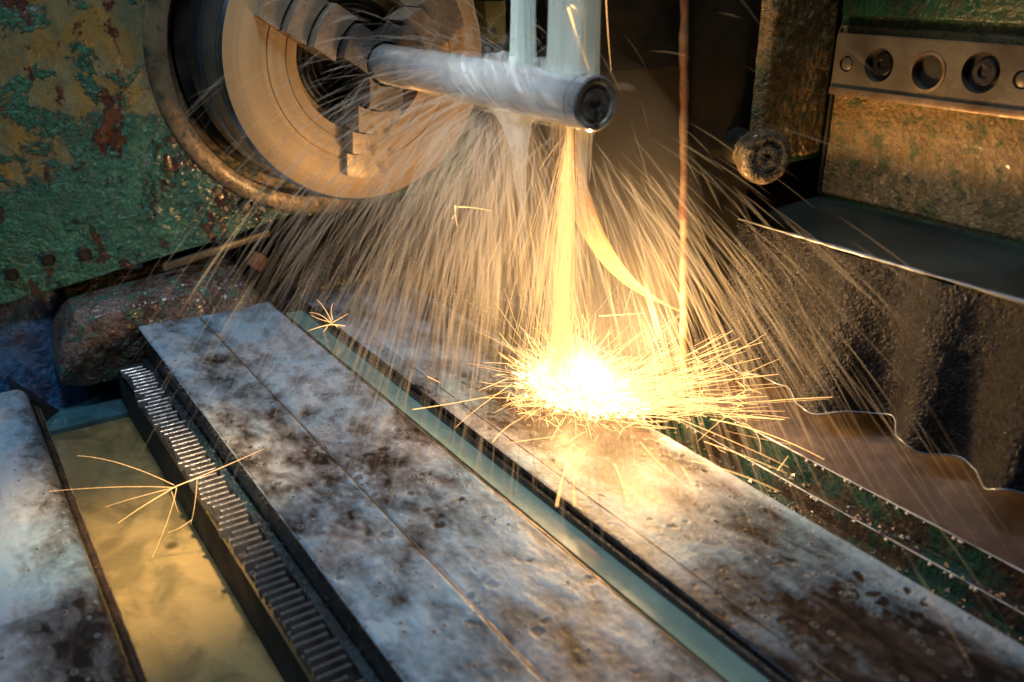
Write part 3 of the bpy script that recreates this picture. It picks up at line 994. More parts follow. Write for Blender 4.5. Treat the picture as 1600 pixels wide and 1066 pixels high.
def make_jaw(ang):
    """stepped jaw, radial direction at ang (0 = +X, 90 = up), front at -Y"""
    a = R(ang)
    rad = Vector((math.cos(a), 0, math.sin(a)))
    tan = Vector((-math.sin(a), 0, math.cos(a)))
    jb = None
    steps = [(0.024, 0.050, 0.062), (0.050, 0.078, 0.046), (0.078, 0.104, 0.030), (0.104, 0.132, 0.014)]
    def seg(r0, r1, d, w, name, mat, par):
        bm = bmesh.new()
        n = 10
        rows = []
        for (r, dd) in ((r0, d), (r1, d), (r1, -0.002), (r0, -0.002)):
            row = []
            for i in range(n + 1):
                t = (i / n - 0.5) * 2 * w
                rr_ = math.sqrt(max(r * r, t * t + 1e-6)) if False else r
                off = math.sqrt(max(rr_ * rr_ - t * t, 1e-6)) if r > w * 1.05 else rr_
                row.append(bm.verts.new(Vector((AX, CY, AZ)) + rad * off + tan * t + Vector((0, -dd, 0))))
            rows.append(row)
        for k in range(4):
            for i in range(n):
                bm.faces.new((rows[k][i], rows[k][i + 1], rows[(k + 1) % 4][i + 1], rows[(k + 1) % 4][i]))
        bm.faces.new([rows[k][0] for k in range(4)])
        bm.faces.new([rows[k][n] for k in range(4)][::-1])
        es = [e for e in bm.edges if len(e.link_faces) == 2 and e.calc_face_angle(0) > 1.0]
        bmesh.ops.bevel(bm, geom=es, offset=0.0012, segments=2, affect='EDGES')
        return from_bm(name, bm, mat, par, None, True, 35)
    jb = seg(*steps[0], 0.020, 'jaw', M['jaw'], ck)
    for s in steps[1:]:
        seg(s[0] + 0.0025, s[1], s[2], 0.026, 'jaw_step', M['jaw_tip'], jb)
    return jb


for a in (-94, 26, 146):
    make_jaw(a)
for a in (-22, 98, 218):
    c = Vector((AX + 0.136 * math.cos(R(a)), CY - 0.0012, AZ + 0.136 * math.sin(R(a))))

# ------------------------------------------------------------------ shaft workpiece
SR = 0.0215
sh = thing('steel_shaft', 'bright round steel shaft held in chuck and drenched in coolant', 'shaft', (AX, 0.75, AZ))
lathed('shaft_bar', [(SR - 0.0015, 0.0), (SR, 0.0015), (SR, 0.012), (SR - 0.0006, 0.0125), (SR - 0.0006, 0.0145), (SR, 0.015), (SR, 0.272), (SR - 0.0010, 0.2728), (SR - 0.001, 0.31), (SR - 0.0005, 0.311), (SR - 0.0005, 0.43)], (AX, 0.558, AZ), (0, 1, 0), M['shaft'], sh, 96, False)
lathed('shaft_end', [(SR - 0.0015, 0.0), (0.0165, 0.0004), (0.0150, 0.0022), (0.0125, 0.0026), (0.0115, 0.0010), (0.0070, 0.0012), (0.0055, 0.0022), (0.0, 0.006)], (AX, 0.558, AZ), (0, 1, 0), M['shaft_end'], sh, 64, False)
bm = bm_box(AX - 0.0016, AX + 0.0016, 0.5572, 0.560, AZ - 0.0150, AZ - 0.004, 0.0006)
from_bm('end_slot', bm, M['black'], sh)

# ------------------------------------------------------------------ grinding wheel and guard
WC = Vector((0.722, 0.612, 0.30))
wh = thing('grinding_wheel', 'large tan abrasive grinding wheel touching underside of the shaft', 'grinding wheel', WC)
lathed('wheel_rim', [(0.2485, -0.001), (0.25, 0.0005), (0.25, 0.0385), (0.2485, 0.040)], WC, (0, 1, 0), M['wheel_rim'], wh, 260, False)
lathed('wheel_face', [(0.2484, -0.001), (0.12, -0.001), (0.118, 0.006), (0.06, 0.006), (0.058, -0.012), (0.0, -0.012)], WC, (0, 1, 0), M['wheel_side'], wh, 200, False)
lathed('wheel_back', [(0.2484, 0.040), (0.0, 0.040)], WC, (0, 1, 0), M['wheel_side'], wh, 200, False)

gd = thing('wheel_guard', 'dark sheet guard with narrow rusty upright edge right of the sparks', 'guard', (0.6, 0.592, 0.0))


def sheared(name, pts_bottom, pts_top, mat, parent, bev=0):
    bm = bmesh.new()
    a = [bm.verts.new(p) for p in pts_bottom]
    b = [bm.verts.new(p) for p in pts_top]
    k = len(a)
    bm.faces.new(a[::-1]); bm.faces.new(b)
    for i in range(k):
        j = (i + 1) % k
        bm.faces.new((a[i], a[j], b[j], b[i]))
    if bev:
        bmesh.ops.bevel(bm, geom=list(bm.edges), offset=bev, segments=2, affect='EDGES')
    return from_bm(name, bm, mat, parent, None, bev > 0)


xb, xt = 0.6015, 0.533
n = 120
zz = np.linspace(0.005, 0.70, n)
xe = xb + (xt - xb) * (zz - 0.005) / 0.695
P = np.zeros((1, n, 3)); P[0, :, 0] = xe + 0.0004 * np.sin(zz * 90); P[0, :, 1] = 0.589; P[0, :, 2] = zz
V, Q, _ = tubes(P, np.full((1, n), 0.0040) * (0.85 + 0.3 * vnoise(zz * 160, zz * 0, 4))[None], 8)
link_mesh('guard_edge', V, Q, M['rusty_edge'], gd)
sheared('guard_sheet', [(xb - 0.004 + 0.006, 0.590, 0.052), (0.668, 0.590, 0.052), (0.668, 0.5935, 0.052), (xb + 0.002, 0.5935, 0.052)],
        [(xt + 0.002, 0.590, 0.70), (0.668, 0.590, 0.70), (0.668, 0.5935, 0.70), (xt + 0.002, 0.5935, 0.70)], M['black'], gd)
sheared('guard_foot', [(xb + 0.001, 0.5905, 0.003), (xb + 0.012, 0.5905, 0.003), (xb + 0.012, 0.5932, 0.003), (xb + 0.001, 0.5932, 0.003)],
        [(xb - 0.003, 0.5905, 0.052), (xb + 0.012, 0.5905, 0.052), (xb + 0.012, 0.5932, 0.052), (xb - 0.003, 0.5932, 0.052)], M['black'], gd)

sheared('guard_shroud', [(0.484, 0.6005, 0.318), (0.60, 0.6005, 0.318), (0.60, 0.6035, 0.318), (0.484, 0.6035, 0.318)],
        [(0.484, 0.6005, 0.72), (0.60, 0.6005, 0.72), (0.60, 0.6035, 0.72), (0.484, 0.6035, 0.72)], M['black'], gd)

# ------------------------------------------------------------------ housing at right
hx = 0.75
ho = thing('machine_housing', 'bumpy olive painted machine housing with drilled steel bar, upper right', 'housing', (0.78, 0.4, 0.19))


def bumpy_face(name, P0, U, Vv, nu, nv, mat, seed, amp, parent, nrm, round_edge=0.0):
    a = np.linspace(0, 1, nu)
    b = np.linspace(0, 1, nv)
    A, B = np.meshgrid(a, b, indexing='ij')
    lu, lv = Vector(U).length, Vector(Vv).length
    P = np.array(P0)[None, None] + A[..., None] * np.array(U) + B[..., None] * np.array(Vv)
    h = amp * (fbm(A * lu * 40, B * lv * 40, seed, 5) - 0.5) + amp * 0.6 * (fbm(A * lu * 190, B * lv * 150, seed + 5, 3) - 0.5)
    if round_edge:
        d = np.minimum(np.minimum(A, 1 - A) * lu, np.minimum(B, 1 - B) * lv)
        h = h - round_edge * np.clip(1 - d / round_edge, 0, 1) ** 2
    P = P + h[..., None] * np.array(nrm)
    V, Q = gridmesh(P)
    return link_mesh(name, V, Q, mat, parent)


bumpy_face('side_wall', (hx, -0.15, 0.188), (0, 0.722, 0), (0, 0, 0.160), 480, 130, M['house'], 21, 0.0022, ho, (-1, 0, 0), 0.002)
box('body_block', hx + 0.002, 1.1, -0.15, 0.571, 0.12, 0.7, M['house_green'], ho)
bumpy_face('corner_face', (0.655, 0.574, 0.222), (0.101, 0, 0), (0, 0, 0.44), 90, 300, M['house'], 33, 0.004, ho, (0, -1, 0), 0.010)
box('corner_block', 0.660, 0.80, 0.5755, 0.5885, 0.222, 0.68, M['house_green'], ho, 0.003)
box('joint_seam', hx - 0.0035, hx + 0.0005, 0.5665, 0.5695, 0.19, 0.345, M['black'], ho)
box('upper_ledge', 0.736, 0.80, -0.15, 0.562, 0.357, 0.70, M['house_green'], ho, 0.003)
# drilled bar
barp = thing('drilled_bar', 'worn steel bar with round holes and recessed socket screws on housing', 'steel bar', (0.745, 0.35, 0.31))
holes = [(1322, 100, 0.0072, 'small'), (1373, 102, 0.0148, 'sock'), (1449, 113, 0.0142, 'open'), (1532, 114, 0.0165, 'sock'), (1597, 125, 0.0075, 'small')]
bx = 0.741
bm = bmesh.new()
yb0, yb1, zb0, zb1 = -0.1, 0.5650, 0.287, 0.3405
# face built as a fan of quads round each hole: cells between hole columns
hc = []
for (u, v, r, kd) in holes:
    p = on_x(u, v, bx)
    hc.append((p.y, p.z, r, kd))
hc.sort()
edges_y = [yb0] + [(hc[i][0] + hc[i + 1][0]) / 2 for i in range(len(hc) - 1)] + [yb1]
vc = {}


def vtx(y, z, x=bx):
    key = (round(y, 6), round(z, 6), round(x, 6))
    if key not in vc:
        vc[key] = bm.verts.new((x, y, z))
    return vc[key]


for i, (cy, cz, r, kd) in enumerate(hc):
    ya, yb_ = edges_y[i], edges_y[i + 1]
    N = 32
    inner, outer = [], []
    angs = sorted(set([2 * math.pi * k / N for k in range(N)] + [math.atan2(zc - cz, yc - cy) % (2 * math.pi) for yc in (ya, yb_) for zc in (zb0, zb1)]))
    for th in angs:
        c, s = math.cos(th), math.sin(th)
        t = 9
        if c > 1e-9: t = min(t, (yb_ - cy) / c)
        if c < -1e-9: t = min(t, (ya - cy) / c)
        if s > 1e-9: t = min(t, (zb1 - cz) / s)
        if s < -1e-9: t = min(t, (zb0 - cz) / s)
        outer.append(vtx(cy + c * t, cz + s * t))
        inner.append(((cy + c * r, cz + s * r)))
    iv = [vtx(*q) for q in inner]
    dv = [vtx(q[0], q[1], bx + 0.0085) for q in inner]
    for k in range(len(angs)):
        j = (k + 1) % len(angs)
        try:
            bm.faces.new((outer[k], outer[j], iv[j], iv[k]))
            bm.faces.new((iv[k], iv[j], dv[j], dv[k]))
        except ValueError:
            pass
from_bm('bar_face', bm, M['holeplate'], barp, None, False)
box('bar_bottom', bx + 0.0002, hx + 0.0, yb0, yb1 - 0.0002, zb0 - 0.001, zb0, M['holeplate'], barp)
box('bar_top', bx + 0.0002, hx + 0.0, yb0, yb1 - 0.0002, zb1, zb1 + 0.001, M['holeplate'], barp)
box('bar_end', bx + 0.0003, hx + 0.0, yb1, yb1 + 0.001, zb0, zb1, M['holeplate'], barp)
box('bar_lip', bx - 0.0035, bx - 0.0003, yb0, yb1, zb0 - 0.0005, zb0 + 0.0065, M['edge_warm'], barp, 0.001)
for (cy, cz, r, kd) in hc:
    if kd == 'sock':
        w = lathed('socket_screw', [(r * 0.66, 0.0078), (r * 0.66, 0.0056), (r * 0.58, 0.0048), (r * 0.34, 0.0048), (r * 0.32, 0.0074), (0.0, 0.0074)], (bx, cy, cz), (1, 0, 0), M['dark_steel'], barp, 6 * 5, False)
        lathed('hole_floor', [(r * 1.02, 0.0078), (0, 0.0078)], (bx, cy, cz), (1, 0, 0), M['black'], barp, 32, False)
    elif kd == 'open':
        lathed('hole_rim', [(r * 1.22, 0.0), (r * 1.18, -0.0008), (r * 1.02, -0.0008), (r * 0.99, 0.001)], (bx, cy, cz), (1, 0, 0), M['edge_warm'], barp, 48, False)
        lathed('hole_floor', [(r * 1.02, 0.0078), (0, 0.0078)], (bx, cy, cz), (1, 0, 0), M['black'], barp, 32, False)
    else:
        lathed('dowel_pin', [(r * 0.78, 0.007), (r * 0.78, 0.0012), (r * 0.6, 0.0004), (0.0, 0.0002)], (bx, cy, cz), (1, 0, 0), M['holeplate'], barp, 24, False)
# crusty bolt
bc = on_y(1200, 247, 0.53)
bt = thing('crusty_bolt', 'large crusty bolt end with dark centre sticking out below housing corner', 'bolt', bc + Vector((0.012, 0.04, 0)))
ax = Vector((0.35, 0.93, 0.0)).normalized()
nn = 56
prf = [(0.0, 0.0045), (0.0025, 0.004), (0.0035, 0.0005), (0.008, 0.0002), (0.011, 0.0016), (0.0128, 0.0003), (0.0165, 0.0), (0.0205, 0.0020), (0.0215, 0.008), (0.0205, 0.014), (0.016, 0.016), (0.016, 0.030)]
prf = [(r * 1.15, a) for r, a in prf]
V, Fc = lathe(prf, bc, ax, nn, False)
V = np.array(V)
jit = 1 + 0.10 * (fbm(V[:, 0] * 260 + 7, V[:, 2] * 260, 9, 4) - 0.5)
V = np.array(bc[:]) + (V - np.array(bc[:])) * jit[:, None]
V[:, 1] += 0.0016 * (fbm(V[:, 0] * 300, V[:, 2] * 300, 19, 3) - 0.5)
M['crust'] = mat_casting('crusty_bolt_metal', (0.26, 0.19, 0.10), (0.15, 0.10, 0.05), (0.05, 0.035, 0.02), 3.0, 0.4, 0.006, 0.2)
link_mesh('bolt_head', V, Fc, M['crust'], bt, None, True, None, 60)
lathed('bolt_shank', [(0.0165, 0.03), (0.0165, 0.10)], bc, ax, M['black'], bt, 48, False)

# splash guard lip + hanging rubber curtain
lip = thing('splash_lip', 'grey green sheet ledge with pale rim under the housing', 'ledge', (0.7, 0.35, 0.17))
sheared('lip_sheet', [(0.660, -0.15, 0.1690), (0.760, -0.15, 0.183), (0.760, 0.572, 0.183), (0.660, 0.592, 0.1690)],
        [(0.660, -0.15, 0.1705), (0.760, -0.15, 0.1845), (0.760, 0.572, 0.1845), (0.660, 0.592, 0.1705)], M['lip'], lip)
arris(0.6595, 0.1702, -0.15, 0.592, 0.0017, M['edge_cool'], 'lip_rim', parent=lip)
cur = thing('splash_curtain', 'wet black rubber curtain with folds and wavy bottom hanging under ledge', 'rubber curtain', (0.66, 0.35, 0.03))
n, m = 560, 160
ys = np.linspace(-0.1, 0.588, n)
A, B = np.meshgrid(ys, np.linspace(0, 1, m), indexing='ij')
bpx = [(1085, 512), (1120, 540), (1185, 581), (1260, 622), (1350, 650), (1420, 680), (1480, 718), (1540, 738), (1600, 745)]
by = []
for (u, v) in bpx:
    p = on_x(u, v, 0.66)
    by.append((p.y, p.z))
by.sort()
byy = np.array([b[0] for b in by]); bzz = np.array([b[1] for b in by])
bz = np.interp(A, byy, bzz) + 0.0015 * np.sin(A * 190)
top = 0.168
Zc = top + (bz - top) * B
fold = 0.017 * np.sin(A * 62 + 0.6 + 0.8 * np.sin(A * 17)) * (0.25 + 0.75 * B) + 0.010 * np.sin(A * 27 + 2.0 + B * 1.5) * B
Xc = 0.660 - 0.006 * B + fold + 0.0035 * (fbm(A * 70, B * 9, 44, 4) - 0.5)
V, Q = gridmesh(np.stack([Xc, A, Zc], -1))
link_mesh('curtain_sheet', V, Q, M['rubber'], cur)
P = np.stack([Xc[:, -1] - 0.0004, A[:, -1], Zc[:, -1]], -1)[None]
V, Q, _ = tubes(P, np.full((1, n), 0.0007), 6)
link_mesh('curtain_hem', V, Q, M['edge_cool'], cur)

# tray right of the rear rail
tray = thing('splash_tray', 'sloping brown sheet tray below the black curtain with beaded edges', 'tray', (0.66, 0.5, -0.03))
n, m = 240, 60
ys = np.linspace(-0.1, 1.1, n)
A, B = np.meshgrid(ys, np.linspace(0, 1, m), indexing='ij')
Xt = 0.609 + 0.15 * B
Zt = -0.008 + 0.014 * B + 0.035 * np.clip(B - 0.5, 0, 1) + 0.0008 * (fbm(A * 30, B * 5, 3) - 0.5)
V, Q = gridmesh(np.stack([Xt, A, Zt], -1))
link_mesh('tray_sheet', V, Q, M['tray'], tray)
arris(0.6085, -0.0085, -0.1, 1.1, 0.0010, M['edge_cool'], 'tray_edge', parent=tray)
box('tray_riser', 0.609, 0.612, -0.1, 1.1, -0.05, -0.0095, M['trough'], tray)
box('lower_step', 0.592, 0.6085, -0.1, 1.1, -0.052, -0.030, M['trough'], tray, 0.001)
arris(0.5925, -0.0300, -0.1, 1.1, 0.0009, M['edge_cool'], 'step_edge', parent=tray)
box('trough_floor', 0.5195, 0.592, -0.1, 1.1, -0.054, -0.046, M['trough'], tray)
# coolant beads hanging on the tray edge
bmesh_bead = None
for k in range(46):
    y = rr.uniform(0.22, 0.62)
    x, z = ((0.6082, -0.0105), (0.5922, -0.0320))[k % 2]
    if bmesh_bead is None:
        b0 = blob('coolant_drop', 0, 0, 0, 0.0013, 0.0017, 0.0016, M['bead'], tray, Vector((0, 0, 0)), 1, 0.1, 10, 7)
        bmesh_bead = b0.data
    else:
        b0 = b0.copy()
        COL.objects.link(b0)
        b0.parent = tray
    b0.location = Vector((x, y, z)) - Vector(tray['_b'])
    s = rr.uniform(0.5, 1.3)
    b0.scale = (s, s, s)
# crumbs of swarf in the trough
ch = []
cf = []
for k in range(900):
    y = rr.uniform(0.2, 1.0)
    x = rr.uniform(0.522, 0.606)
    z = -0.0455 if x < 0.592 else -0.0295
    s = rr.uniform(0.0008, 0.0035)
    i = len(ch)
    c = Vector((x, y, z + s * 0.3))
    for d in ((1, 0, 0), (-0.6, 0.8, 0), (-0.5, -0.8, 0.1), (0, 0, 0.9)):
        ch.append(tuple(c + Vector((d[0] + rr.uniform(-.3, .3), d[1] + rr.uniform(-.3, .3), d[2])) * s))
    cf += [(i, i + 1, i + 3), (i + 1, i + 2, i + 3), (i + 2, i, i + 3)]
o = link_mesh('swarf', ch, cf, M['rust_cast'], None, Vector((0.56, 0.6, -0.045)), False)
tag(o, 'rusty metal crumbs scattered along the green trough', 'swarf', kind='stuff')

# clear drops standing on the rail side, the rack flange and the film
dv, df = [], []
ico = bmesh.new()
bmesh.ops.create_icosphere(ico, subdivisions=1, radius=1.0)
iv_ = [tuple(v.co) for v in ico.verts]
ico.verts.index_update()
if_ = [[v.index for v in f.verts] for f in ico.faces]
ico.free()
for k in range(1100):
    q = rr.random()
    y = 0.28 + 0.74 * rr.random() ** 1.3
    r = rr.uniform(0.0003, 0.0011)
    if q < 0.35:
        c = (rr.uniform(0.1722, 0.179), y, -0.0298)
    elif q < 0.6:
        c = (0.1795 + rr.uniform(-0.0004, 0.0002), y, rr.uniform(-0.029, -0.003))
    elif q < 0.75:
        c = (0.179 + abs(rr.gauss(0, 0.002)), y, 0.0004)
    elif q < 0.85:
        c = (rr.uniform(0.183, 0.335), y, 0.0002)
    elif q < 0.92:
        c = (rr.uniform(0.385, 0.515), y, 0.0002)
    else:
        c = (rr.uniform(0.373, 0.3795), y, -0.0062)
    i0 = len(dv)
    for p in iv_:
        dv.append((c[0] + p[0] * r, c[1] + p[1] * r, c[2] + p[2] * r * 0.6))
    df += [[i0 + a for a in f] for f in if_]
o = link_mesh('water_drops', dv, df, M['drop'], None, Vector((0.25, 0.6, 0)), True)
tag(o, 'small glinting drops beaded along rail side and rack', 'drops', kind='stuff')

# brown oily panel behind the wheel and dark cabinet beyond
bp = thing('rear_splash_panel', 'oily brown splash sheet behind the grinding wheel', 'splash panel', (0.77, 0.9, 0.0))
n, m = 60, 40
A, B = np.meshgrid(np.linspace(0.655, 1.35, n), np.linspace(0, 1, m), indexing='ij')
V, Q = gridmesh(np.stack([0.762 + 0.02 * B + 0.003 * np.sin(A * 40), A, 0.02 + B * 0.16], -1))
link_mesh('panel_sheet', V, Q, M['brown'], bp)
cb = thing('rear_cabinet', 'tall black machine column in the shade behind chuck and wheel', 'machine column', (0.95, 1.5, -0.1))
box('column_front', 0.83, 1.3, 0.70, 2.0, -0.1, 1.3, M['black'], cb)
p1 = on_y(775, 5, 1.2); 
yb = thing('yellow_bracket', 'short faded yellow bar upright between the chuck and water jets', 'bar', (p1.x, 1.2, 0.4))
pa, pb = on_y(757, 2, 1.2), on_y(790, 2, 1.2)
pc, pd_ = on_y(765, 68, 1.2), on_y(790, 68, 1.2)
sheared('bar_body', [pc, pd_, pd_ + Vector((0, 0.03, 0)), pc + Vector((0, 0.03, 0))], [pa, pb, pb + Vector((0, 0.03, 0)), pa + Vector((0, 0.03, 0))], M['yellow'], yb)
pq = on_y(772, 48, 1.198)
lathed('bar_rivet', [(0.004, 0.004), (0.004, -0.001), (0.0, -0.002)], pq, (0, 1, 0), M['black'], yb, 16, False)
# a second dark cabinet wall closing the back, left of the column
bk = thing('back_shield', 'dark brown sheet shield in the background behind spray', 'shield', (0.6, 1.55, 0.0))
box('shield_sheet', 0.30, 0.81, 1.64, 1.66, -0.11, 1.2, M['backwall'], bk)

# ------------------------------------------------------------------ coolant jets
def jet(name, cx, cy, r, z0, z1, label, flare=0.0, n=48, seed=0, rx=1.0):
    zs = np.linspace(z0, z1, 70)
    th = np.linspace(0, 2 * np.pi, n + 1)
    T, Zj = np.meshgrid(th, zs, indexing='ij')
    base = r * (1 + flare * np.exp(-(Zj - z0) / 0.03))
    lob = 1 + 0.22 * (fbm(np.cos(T) * 2.5 + 9, np.sin(T) * 2.5 + Zj * 3 + seed, seed, 4) - 0.5) * 2
    P = np.stack([cx + base * lob * np.cos(T) * rx, cy + base * lob * np.sin(T), Zj], -1)
    a = np.clip((Zj - z0) / 0.012, 0.0, 1)
    V, Q = gridmesh(P)
    o = link_mesh(name, V, Q, M['jet'], None, Vector((cx, cy, z0)), True, {'alpha': a.ravel()})
    tag(o, label, 'water jet', 'coolant jets falling onto the shaft')
    return o


jet('coolant_jet', 0.452, 0.662, 0.0098, 0.315, 0.75, 'narrow pale green coolant jet falling on shaft, left of wider one', 0.25, seed=2)
jet('coolant_jet', 0.456, 0.600, 0.026, 0.305, 0.75, 'wide turbulent coolant jet falling onto the shaft end', 0.1, seed=5, rx=0.6)
# threads in the wide jet
N, K = 380, 8
P = np.zeros((N, K, 3)); 
tt = np.linspace(0, 1, K)
th = rng.uniform(0, 2 * np.pi, N); rj = 0.024 * np.sqrt(rng.uniform(0.3, 1.1, N))
z1 = rng.uniform(0.33, 0.55, N); L = rng.uniform(0.02, 0.12, N)
P[..., 0] = (0.456 + 0.6 * rj * np.cos(th))[:, None] + rng.normal(0, 0.0006, (N, K))
P[..., 1] = (0.600 + rj * np.sin(th))[:, None] + rng.normal(0, 0.0006, (N, K))
P[..., 2] = z1[:, None] - tt[None] * L[:, None] + 0.0
rad = (0.0005 + 0.0012 * rng.random(N) ** 2)[:, None] * np.sin(np.pi * (0.08 + 0.84 * tt))[None]
V, Q, at = tubes(P, rad, 5, np.repeat(rng.uniform(0.3, 0.9, N)[:, None], K, 1))
o = link_mesh('jet_threads', V, Q, M['spray'], None, Vector((0.456, 0.6, 0.45)), True, {'alpha': at})
tag(o, 'thin white water threads around the wide coolant jet', 'water', kind='stuff')

# milky sheath of coolant over the shaft
n, m = 200, 96
ys = np.linspace(0.562, 0.835, n)
th = np.linspace(0, 2 * np.pi, m)
A, T = np.meshgrid(ys, th, indexing='ij')
lob = fbm(A * 30 + T * 1.5, np.cos(T) * 1.2 + 4, 51, 3)
sw = fbm(A * 150 + T * 5.0, T * 1.1 + A * 8, 55, 4)
bell = np.exp(-((A - 0.670) / 0.075) ** 2)
rr2 = SR + 0.0015 + 0.0085 * bell * np.clip(0.35 + lob * 0.7, 0, 1.2) * (0.55 + 0.45 * np.sin(T)) + 0.003 * (lob - 0.3)
sw2 = fbm(A * 45 + T * 2.0, T * 0.9, 58, 4)
al = np.clip((0.10 + 0.95 * bell) * (0.12 + 1.3 * np.clip(sw - 0.36, 0, 1) * 2 * np.clip(sw2 * 3 - 0.9, 0, 1.2)), 0, 0.7)
al *= np.clip((0.835 - A) / 0.06, 0, 1) * np.clip((A - 0.562) / 0.02, 0.25, 1)
P = np.stack([AX + rr2 * np.cos(T), A, AZ + rr2 * np.sin(T)], -1)
V, Q = gridmesh(P)
o = link_mesh('coolant_sheath', V, Q, M['milk'], None, Vector((AX, 0.66, AZ)), True, {'alpha': al.ravel()})
tag(o, 'milky coolant wrapped around the spinning shaft', 'water', kind='stuff')

# streams pouring off the underside of the shaft
def pour(cx, cy, z0, z1, w0, w1, dx, dy, seed, alpha, name, label):
    n, m = 60, 28
    s = np.linspace(0, 1, n)
    th = np.linspace(0, 2 * np.pi, m)
    Sg, T = np.meshgrid(s, th, indexing='ij')
    w = w1 + (w0 - w1) * np.exp(-Sg * 5)
    lob = 1 + 0.5 * (fbm(np.cos(T) * 2 + 3, np.sin(T) * 2 + Sg * 3 + seed, seed, 4) - 0.5) * 2
    x = cx + dx * Sg ** 0.6 + w * 0.45 * lob * np.cos(T)
    y = cy + dy * Sg ** 0.6 + w * lob * np.sin(T)
    z = z0 + (z1 - z0) * Sg ** 1.1
    a = alpha * (1 - Sg ** 1.5) * (0.55 + 0.9 * (fbm(T * 3, Sg * 2, seed + 2, 4) - 0.3))
    V, Q = gridmesh(np.stack([x, y, z], -1))
    o = link_mesh(name, V, Q, M['milk'], None, Vector((cx, cy, z1)), True, {'alpha': np.clip(a, 0, 1).ravel()})
    tag(o, label, 'water stream', 'coolant streams pouring off the shaft')


pour(0.447, 0.672, 0.285, 0.15, 0.034, 0.0050, -0.006, -0.030, 2, 0.66, 'pouring_coolant', 'funnel shaped coolant stream pouring from shaft left of sparks')
pour(0.452, 0.575, 0.283, 0.12, 0.012, 0.0035, 0.0, 0.0, 7, 0.28, 'pouring_coolant', 'thin coolant stream dripping off the shaft end right of sparks')

# ------------------------------------------------------------------ flying spray
def spray(N, seed, vscale, y_mu, y_sd, vy_mu, vy_sd, tmin, tmax, w0, w1, amin, amax, thf, dtr=(0.008, 0.020), K=7):
    g = np.random.default_rng(seed)
    th = thf(g, N)
    sp_ = vscale[0] + (vscale[1] - vscale[0]) * g.random(N)
    y0 = np.clip(g.normal(y_mu, y_sd, N), 0.57, 0.86)
    p0 = np.stack([AX + 0.026 * np.cos(th), y0, AZ + 0.026 * np.sin(th)], -1)
    v = np.stack([sp_ * np.cos(th), g.normal(vy_mu, vy_sd, N) + (y0 - 0.66) * 3.0, sp_ * np.sin(th)], -1)
    t = tmin + (tmax - tmin) * g.random(N) ** 0.8
    dt = g.uniform(*dtr, N)
    ts = t[:, None] + dt[:, None] * np.linspace(0, 1, K)[None]
    P = p0[:, None] + v[:, None] * ts[..., None]
    P[..., 2] -= 4.905 * ts ** 2
    mid = P[:, K // 2]
    dep = (mid - np.array(CAM[:])) @ np.array(FWD[:])
    end = P[:, -1]
    ok = (P[:, :, 2].min(1) > 0.004) & (dep > 0.38) & (P[:, :, 1].max(1) < 1.075) & (P[:, :, 0].max(1) < 0.64)
    xe_ = xb + (xt - xb) * (mid[:, 2] - 0.005) / 0.695
    ok &= ~((end[:, 0] > xe_ - 0.01) & (P[:, :, 1].max(1) > 0.58))
    ok &= ~((mid[:, 0] > 0.47) & (mid[:, 1] > 0.60) & (mid[:, 1] < 0.655) & (((mid[:, 0] - WC.x) ** 2 + (mid[:, 2] - WC.z) ** 2) < 0.251 ** 2))
    ok &= ~((mid[:, 1] > 0.96) & (((mid[:, 0] - AX) ** 2 + (mid[:, 2] - AZ) ** 2) < 0.17 ** 2))
    ok &= ~(np.hypot(mid[:, 0] - 0.474, mid[:, 1] - 0.614) < 0.050 + 0.03 * np.clip((0.3 - mid[:, 2]) / 0.3, 0, 1) + 0.05 * np.clip((0.11 - mid[:, 2]) / 0.08, 0, 1))
    ok &= ~((mid[:, 2] < 0.16) & (mid[:, 1] < 0.61) & (mid[:, 1] > 0.50) & (mid[:, 0] > 0.39) & (mid[:, 0] < 0.52) & (g.random(N) < 0.85))
    # a camera-side gap: nothing right before the lens
    P = P[ok]
    M_ = len(P)
    w = w0 + (w1 - w0) * g.random(M_) ** 2.2
    prof_ = np.sin(np.pi * np.linspace(0.06, 0.94, K)) ** 0.6
    rad = w[:, None] * prof_[None]
    fade = np.clip(1.15 - 0.6 * t[ok] / tmax, 0.2, 1)
    al_ = (g.uniform(amin, amax, M_) * fade)[:, None] * (np.sin(np.pi * np.linspace(0.03, 0.97, K)) ** 0.8)[None]
    return tubes(P, rad, 5, al_)


def merge(parts):
    V, Q, Aa = [], [], []
    o_ = 0
    for v, q, a in parts:
        V.append(v); Q.append(q + o_); Aa.append(a)
        o_ += len(v)
    return np.concatenate(V), np.concatenate(Q), np.concatenate(Aa)


